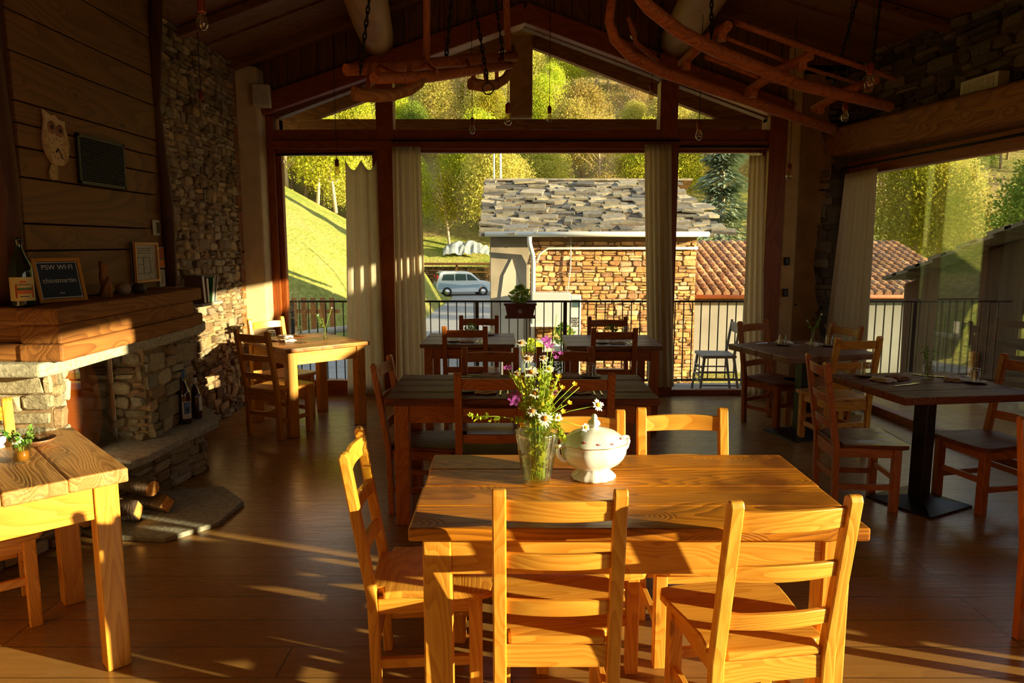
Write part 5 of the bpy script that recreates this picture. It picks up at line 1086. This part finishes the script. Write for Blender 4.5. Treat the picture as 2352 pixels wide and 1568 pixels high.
# ---------------------------------------------------------------- vase and bouquet
VX, VY, VZ = .092, 2.553, .7705
va = empty('flower_vase', (VX, VY, VZ), label='tall ribbed clear glass vase half full of water on the front table', cat='vase')
rib = lambda a, r_, z: r_ * (1 + .030 * math.cos(20 * a) * (.02 < z < .2))
MB().lathe([(0, 0), (.046, 0), (.051, .006), (.053, .02), (.063, .09), (.074, .155), (.080, .182), (.078, .197), (.061, .210), (.056, .216), (.056, .226), (.060, .232)], 80, fr=rib).build('outer_wall', 'vase_glass', va)
MB().lathe([(.057, .232), (.053, .226), (.053, .214), (.074, .195), (.076, .180), (.060, .09), (.049, .02), (.044, .012), (0, .012)], 40).build('inner_wall', 'vase_glass', va)
MB().lathe([(0, .0125), (.044, .0125), (.049, .022), (.0588, .09), (.062, .108), (0, .108)], 40).build('water', 'water', va)
def vp(dx, dy, dz): return (VX + dx, VY + dy, VZ + dz)
rn = random.Random(33)
def mid_(dx, dy): a_ = math.atan2(dy, dx + 1e-6); r_ = rn.uniform(.01, .036); return vp(r_ * math.cos(a_), r_ * math.sin(a_), .235)
# head offsets from the photograph's bouquet, in metres right/up of the vase foot
DA = [(-.005, -.03, .60, .020), (.03, -.02, .515, 0), (-.05, .0, .51, 0), (-.075, .0, .47, 0)]
heads = [('daisy', -.014, -.02, .540, .022, 'highest daisy in the big vase, facing up'), ('daisy', .010, -.03, .485, .024, 'daisy just below the top blossom in the big vase'), ('daisy', .065, -.03, .487, .021, 'daisy under the purple top flower in the big vase'),
         ('daisy', .020, -.05, .440, .030, 'large daisy with brown centre, upper middle of the big vase'), ('daisy', .085, -.02, .447, .022, 'side-facing daisy right of the large one in the big vase'), ('daisy', .035, -.05, .365, .028, 'daisy in the middle of the bouquet, left of the stems'),
         ('daisy', .025, -.05, .300, .024, 'daisy low on the left of the bouquet'), ('daisy', .070, -.06, .275, .031, 'large golden-centred daisy lowest at the vase mouth'), ('daisy', .245, -.02, .315, .026, 'daisy on a long stem leaning far right'), ('daisy', .120, -.03, .270, .018, 'small drooping daisy right above the vase mouth'),
         ('daisy', -.030, .0, .425, .020, 'small daisy at the left of the bouquet, below the left bud'), ('daisy', .20, -.03, .235, .019, 'small daisy hanging beside the vase shoulder at the right'),
         ('purple', .080, -.03, .535, .022, 'purple campion blossom at the top of the bouquet'), ('purple', -.035, -.04, .350, .024, 'purple campion blossom at the left of the bouquet'), ('purple', .095, -.01, .360, .020, 'purple campion blossom in the middle right of the bouquet'), ('purple', -.065, -.01, .450, .013, 'pale purple bud at the far left of the bouquet'), ('purple', .10, 0, .49, .012, 'pale purple bud right under the top blossom')]
for i, (kd, dx, dy, dz, sz, lb) in enumerate(heads):
    hx = dx - .045 * (1 if dx < .2 else .6); bx = -.35 * hx * .5
    flower('daisy' if kd == 'daisy' else 'campion', vp(max(-.03, min(.03, bx)), rn.uniform(-.02, .02), .016), mid_(hx, dy), vp(hx, dy, dz - .02), kd, lb + ', ' if False else lb, 'flowers in the big vase', sz * .92)
for i, (dx, dz, lb) in enumerate(((.12, .40, 'yellow buttercup upper right in the bouquet'), (.10, .325, 'yellow buttercup above the vase centre'), (.135, .355, 'yellow buttercup right of the purple middle blossom'), (.175, .375, 'yellow buttercup on a thin stem toward the right'), (.135, .275, 'yellow buttercup low right in the bouquet'), (-.01, .225, 'yellow buttercup at the left vase rim'), (.16, .30, 'yellow buttercup furthest right of the small ones'))):
    flower('buttercup', vp(rn.uniform(-.02, .02), rn.uniform(-.02, .02), .016), mid_(dx - .05, -.01), vp(dx - .045, rn.uniform(-.05, .0), dz), 'yellow', lb, 'flowers in the big vase', .018)
for i in range(9):
    a_ = i * 2.4; sprig(vp(.028 * math.cos(a_), .028 * math.sin(a_), .016), vp(.03 * math.cos(a_ + 1), .03 * math.sin(a_ + 1), .05), vp(.045 * math.cos(a_ + .6), .045 * math.sin(a_ + .6), .215), 'broad leafed stem showing through the vase glass', 'stems inside the big vase', 26, .017, 60 + i)
for i in range(40):
    a_ = rn.uniform(0, 2 * PI); r_ = rn.uniform(.02, .095); z = rn.uniform(.28, .47) - r_ * .5
    sprig(vp(rn.uniform(-.03, .03), rn.uniform(-.03, .03), .016), vp(.03 * math.cos(a_), .03 * math.sin(a_), .235), vp(r_ * math.cos(a_), r_ * math.sin(a_) - .01, z), 'slender green sprig among the flowers of the big vase', 'green sprigs in the big vase', 26, .011, i)
sprig(vp(.01, 0, .016), vp(-.045, -.01, .235), vp(-.245, -.03, .255), 'long wiry sprig trailing far out to the left of the big vase', 'trailing sprigs', 46, .010, 91); sprig(vp(0, 0, .016), vp(.02, 0, .235), vp(.068, 0, .62), 'tall seed stalk rising straight above the bouquet', 'trailing sprigs', 16, .006, 92, 'leaf_dark')
sprig(vp(0, 0, .016), vp(.045, 0, .235), vp(.10, -.03, .175), 'leafy sprig hanging over the right vase shoulder', 'trailing sprigs', 26, .018, 93); sprig(vp(0, 0, .016), vp(.04, 0, .24), vp(.15, -.02, .36), 'thin curved sprig arching to the right', 'trailing sprigs', 10, .007, 94)

# ---------------------------------------------------------------- curtains
def rod(name, pts, lb): return tag(MB().tube(pts, .011, 8).build(name, 'iron'), lb, 'curtain rod')
rod('curtain_rod', [(-2.44, 7.63, 2.555), (-1.43, 7.63, 2.575)], 'thin black curtain rod across the glass door'); rod('curtain_rod', [(-1.24, 7.58, 2.69), (1.72, 7.58, 2.69)], 'long black curtain rod above the middle window')
rod('curtain_rod', [(1.72, 7.58, 2.63), (2.64, 7.58, 2.63)], 'black curtain rod above the right front window'); rod('curtain_rod', [(RX(7.55) - .10, 7.55, 2.40), (RX(4.2) - .10, 4.2, 2.40)], 'black curtain rod along the side window')
def curtain(lb, top, bot, z1, z0, folds, amp, seed, sag=0.0, flare=0.0, ring=.05):
    """top, bot: ((x,y),(x,y)) of the cloth's two edges"""
    rn = random.Random(seed); r = empty('curtain', (top[0][0], top[0][1], z0), label=lb, cat='curtain', group='linen curtains'); mb = MB(); nx, nz = folds * 10, 26
    t0, t1, b0, b1 = [Vector(p) for p in (*top, *bot)]; nrm = (t1 - t0).normalized(); nrm = Vector((nrm.y, -nrm.x)); ph = [rn.uniform(-.5, .5) for _ in range(folds * 2 + 2)]
    G = []
    for j in range(nz + 1):
        s_ = j / nz; row = []
        for i in range(nx + 1):
            t = i / nx; p = t0.lerp(t1, t).lerp(b0.lerp(b1, t), s_ ** 1.2); a_ = t * folds * 2 * PI + ph[int(t * folds)] * .6 + s_ * .5 * math.sin(seed + t * 3)
            d = amp * (math.sin(a_) + .35 * math.sin(2.3 * a_ + seed)) * (.6 + .5 * s_); z = z1 + (z0 - z1) * s_
            if s_ < .12: z -= sag * abs(math.sin(t * PI * 2.0)) * (1 - s_ / .12)
            row.append(mb.v((p.x + nrm.x * d - r.location.x, p.y + nrm.y * d - r.location.y, z - z0)))
        G.append(row)
    for j in range(nz):
        for i in range(nx): mb.face([G[j][i], G[j][i + 1], G[j + 1][i + 1], G[j + 1][i]], True)
    c = mb.build('cloth', 'linen', r); c.modifiers.new('solid', 'SOLIDIFY').thickness = .0015
    for k in range(5):
        p = t0.lerp(t1, (k + .3) / 5); o = MB(); q = [Vector((p.x - r.location.x + .0, p.y - r.location.y + .018 * math.cos(a), z1 - z0 + ring * .5 + .018 * math.sin(a) + .012)) for a in [2 * PI * i / 10 for i in range(11)]]; o.tube(q, .002, 5).build('ring', 'iron', r)
    return r
curtain('limp linen curtain hanging by clips in the glass door', ((-1.725, 7.62), (-1.40, 7.62)), ((-1.77, 7.60), (-1.37, 7.60)), 2.50, .03, 3, .018, 1, .10)
curtain('linen curtain at the left side of the middle window', ((-1.23, 7.58), (-.94, 7.58)), ((-1.235, 7.56), (-.90, 7.56)), 2.63, .03, 5, .034, 2)
curtain('linen curtain at the right side of the middle window', ((1.36, 7.57), (1.64, 7.57)), ((1.46, 7.56), (1.74, 7.56)), 2.65, .12, 5, .034, 3)
curtain('narrow linen curtain at the right edge of the front glazing', ((2.44, 7.57), (2.60, 7.57)), ((2.46, 7.56), (2.70, 7.56)), 2.54, .03, 3, .02, 4)
curtain('pale curtain drawn to the far end of the side window', ((3.38, 7.42), (3.40, 6.86)), ((3.33, 7.62), (3.40, 6.84)), 2.34, .03, 7, .03, 5)

# ---------------------------------------------------------------- hanging bulbs
def pend(i, x, y, zb, lb):
    top = cz(x) - .0; r = empty('pendant_bulb', (x, y, zb), label=lb, cat='pendant lamp', group='bare bulbs on cords'); s_ = 1.0
    MB().lathe([(0, 0), (.016, .003), (.027, .02), (.030, .036), (.025, .055), (.016, .075), (.013, .09)], 20).build('bulb', 'bulb_glass', r); MB().tube([(-.006, 0, .08), (-.008, 0, .035), (0, 0, .025), (.008, 0, .035), (.006, 0, .08)], .0012, 5).build('filament', 'filament', r)
    MB().lathe([(0, .082), (.019, .082), (.020, .09), (.020, .142), (.014, .148), (.006, .160), (0, .160)], 18).build('socket', 'copper', r); MB().tube([(0, 0, .155), (0, 0, top - zb)], .003, 5).build('cord', 'iron', r)
PEND = [(-1.56, 3.8, 2.706, 'nearest bulb at the upper left before the plank hood'), (-2.59, 6.2, 2.749, 'bulb hanging in front of the rubble wall'), (-1.738, 7.3, 2.318, 'low bulb hanging before the glass door'), (-.386, 7.2, 2.698, 'bulb below the small sled, before the window header'),
        (-.028, 5.3, 2.48, 'bulb left of the outside king post'), (.374, 7.4, 2.846, 'bulb right of the outside king post'), (-.664, 7.4, 3.235, 'bulb showing just behind the small sled'), (1.366, 7.3, 3.036, 'bulb before the right gable mullion'),
        (1.567, 6.2, 2.502, 'bulb hanging by the right front window'), (2.642, 7.0, 2.245, 'lowest bulb before the plaster jamb at the right'), (2.107, 4.4, 2.541, 'large near bulb under the big sledge at the right'), (2.512, 5.6, 2.553, 'bulb by the end of the big sledge runners'), (1.049, 6.5, 3.392, 'high bulb behind the big sledge curve')]
for i, a in enumerate(PEND): pend(i, *a)

# ---------------------------------------------------------------- hanging sleds and chains
def chain(p, q, lb, r_=.012, rad=.0042):
    p, q = Vector(p), Vector(q); d = q - p; L = d.length; n_ = max(3, int(L / (r_ * 2.6))); d.normalize(); o = MB(); a = d.cross(Vector((0, 1, 0))).normalized(); b_ = d.cross(a)
    for i in range(n_):
        c = p + d * L * (i + .5) / n_; s_ = a if i % 2 else b_; hl = L / n_ * .72
        o.tube([c + d * hl * math.cos(t) + s_ * r_ * .62 * math.sin(t) for t in [2 * PI * k / 10 for k in range(11)]], rad, 5, cap=False)
    return tag(o.build('chain', 'iron'), lb, 'chain', 'iron chains')
sl = empty('hanging_sled', (-.3, 4, 2.5), label='small old wooden sled hung from chains left of the king post', cat='sled')
def slp(mb, nm, mt='sled_X', par=None, bv=0.0):
    par = par or sl; o = mb.build(nm, mt, None, bv); o.data.transform(Matrix.Translation(-par.location)); o.parent = par
slp(MB().tube([(-.776, 3.5, 2.447), (-.60, 3.72, 2.51), (-.3, 4.1, 2.63), (.02, 4.5, 2.753)], [.028, .030, .030, .028], 10), 'side_rail'); slp(MB().tube([(-.611, 3.3, 2.364), (-.4, 3.7, 2.46), (-.2, 4.0, 2.56), (-.01, 4.3, 2.656)], [.024, .028, .026, .022], 10), 'side_rail')
slp(MB().tube([(-.725, 3.4, 2.322), (-.64, 3.45, 2.322), (-.56, 3.5, 2.335), (-.49, 3.55, 2.365), (-.445, 3.6, 2.41), (-.43, 3.65, 2.46)], [.034, .033, .030, .027, .025, .022], 10), 'runner', 'old_X')
slp(MB().tube([(-.24, 4.3, 2.555), (-.17, 4.36, 2.555), (-.10, 4.42, 2.572), (-.04, 4.48, 2.62), (.0, 4.54, 2.70), (.004, 4.58, 2.83)], [.034, .034, .030, .027, .022, .018], 10), 'runner', 'old_X')
for p, q in (((-.66, 3.42, 2.34), (-.66, 3.5, 2.47)), ((-.49, 3.54, 2.38), (-.49, 3.6, 2.50)), ((-.22, 4.32, 2.57), (-.23, 4.28, 2.66)), ((-.15, 4.38, 2.58), (-.16, 4.36, 2.70)), ((-.09, 4.43, 2.59), (-.09, 4.42, 2.72))): slp(MB().bar(p, q, .022, .02), 'upright', 'sled_Z')
for t in (.15, .4, .65, .9): a = Vector((-.776, 3.5, 2.455)).lerp(Vector((.02, 4.5, 2.753)), t); c = Vector((-.611, 3.3, 2.364)).lerp(Vector((-.01, 4.3, 2.656)), t); slp(MB().tube([a, c], .012, 8), 'rung')
for i, (p, q) in enumerate((((-.445, 3.9, 2.56), (-.46, 4.1, cz(-.46))), ((-.02, 4.5, 2.74), (-.11, 4.3, cz(-.1))))): tag(MB().tube([p, (Vector(p) + Vector(q)) / 2 + Vector((.012, 0, 0)), q], [.018, .022, .02], 8).build('hanging_pole', 'sled_Z'), ('left' if i == 0 else 'right') + ' wooden pole holding up the small sled', 'pole', 'poles of the small sled')
chain((-.70, 3.45, 2.42), (-.50, 3.75, cz(-.5)), 'chain from the left runner of the small sled'); chain((-.13, 4.0, 2.50), (-.42, 4.1, cz(-.42)), 'chain with ring at the middle of the small sled'); chain((-.05, 4.35, 2.70), (-.25, 4.3, cz(-.25)), 'chain at the right end of the small sled'); chain((-.36, 4.1, 2.63), (-.22, 4.3, cz(-.22)), 'short slanting chain above the small sled')
tag(MB().tube([Vector((-.128 + .03 * math.cos(a), 4.0, 2.465 + .03 * math.sin(a))) for a in [2 * PI * k / 16 for k in range(17)]], .004, 6).build('iron_ring', 'iron'), 'iron ring at the lower end of the middle chain', 'ring')
bs = empty('hanging_sledge', (1.3, 4.2, 2.6), label='big old sledge with long curved runners hung under the right ceiling', cat='sledge')
RA = [(.50, 3.32, 2.86), (.544, 3.4, 2.775), (.624, 3.45, 2.707), (.799, 3.6, 2.645), (1.009, 3.75, 2.60), (1.296, 3.95, 2.562), (1.627, 4.2, 2.526), (1.964, 4.4, 2.510), (2.34, 4.6, 2.480)]
RB = [(.50, 3.75, 2.90), (.489, 3.8, 2.748), (.526, 3.85, 2.678), (.628, 3.95, 2.618), (.821, 4.1, 2.575), (1.127, 4.35, 2.550), (1.463, 4.6, 2.52), (1.851, 4.9, 2.480), (2.228, 5.15, 2.43)]
slp(MB().tube(RA, [.024, .028, .031, .033, .034, .034, .034, .033, .030], 12), 'runner', 'sled_X', bs); slp(MB().tube(RB, [.022, .024, .028, .031, .032, .033, .034, .034, .034], 12), 'runner', 'sled_X', bs)
slp(MB().tube([(1.156, 3.9, 2.773), (1.64, 4.2, 2.725), (2.131, 4.5, 2.683), (2.421, 4.7, 2.663)], [.016, .017, .016, .013], 8), 'side_rail', 'sled_X', bs); slp(MB().tube([(1.082, 4.2, 2.679), (1.472, 4.4, 2.605), (1.946, 4.6, 2.559)], .014, 8), 'side_rail', 'sled_X', bs)
slp(MB().tube([(1.15, 4.0, 2.72), (1.6, 4.25, 2.65), (2.2, 4.6, 2.60)], .011, 8), 'side_rail', 'sled_X', bs); slp(MB().tube([(.60, 3.9, 2.80), (.66, 4.0, 2.70), (.80, 4.1, 2.63)], .012, 8), 'brace', 'sled_X', bs)
for p, q in (((.938, 4.15, 2.625), (1.06, 3.70, 2.70)), ((1.416, 4.5, 2.545), (1.60, 4.02, 2.640)), ((1.985, 4.9, 2.52), (2.20, 4.5, 2.62))):
    p, q = Vector(p), Vector(q); slp(MB().tube([p, p.lerp(q, .5) + Vector((0, 0, .02)), q], [.026, .03, .026], 8), 'crossbar', 'sled_Y', bs)
    for e in (p.lerp(q, .12), p.lerp(q, .88)): slp(MB().bar(e, e + Vector((0, 0, -.05)), .04, .035), 'peg', 'sled_Z', bs)
for a, q, lb in (((1.0, 3.78, 2.66), (1.03, 4.0, cz(1.03)), 'chain above the front crossbar of the big sledge'), ((.80, 4.1, 2.62), (.88, 4.2, cz(.88)), 'chain with ring near the front curve of the big sledge'), ((2.16, 4.5, 2.62), (2.28, 4.6, cz(2.28)), 'right strand of the forked chain on the big sledge'), ((1.98, 4.6, 2.60), (2.25, 4.6, cz(2.25)), 'left strand of the forked chain on the big sledge')): chain(a, q, lb)

# ---------------------------------------------------------------- wall equipment
sp = empty('loudspeaker', (-2.50, 7.44, 2.995), R(12), label='white box loudspeaker high on the left plaster jamb', cat='loudspeaker')
MB().box(-.085, .085, -.08, .06, 0, .21).build('cabinet', 'white_gear', sp, .012); MB().box(-.075, .075, -.086, -.079, .01, .20).build('grille', 'paper', sp, .004); MB().box(-.03, .03, .06, .12, .08, .14).build('bracket', 'iron', sp)
ex = empty('emergency_light', (RX(5.65) - .06, 5.65, 2.768), math.atan(.08), label='white emergency light on top of the side beam', cat='emergency light')
MB().box(-.045, .045, -.20, .20, 0, .125).build('housing', 'white_gear', ex, .006); MB().box(-.05, -.044, -.16, .16, .025, .10).build('diffuser', 'paper', ex, .002)
for (x, z), lb in zip(((2.85, 1.459), (2.85, 1.129)), ('upper black switch on the right plaster jamb', 'lower black switch on the right plaster jamb')):
    s_ = empty('light_switch', (x + .04, 7.60, z), 0, lb, 'switch', 'black switches'); MB().box(-.028, .028, -.012, .006, -.042, .042).build('plate', 'iron', s_, .002); MB().box(-.016, .016, -.016, -.011, -.028, .028).build('rocker', 'switch_black', s_, .001)
tag(MB().lathe([(0, 0), (.012, 0), (.012, .01), (0, .012)], 14).build('wall_knob', 'switch_black', loc=(3.02, 7.64, 1.0), rot=(R(90), 0, 0)), 'small round black knob low on the plaster right of the switches', 'knob')
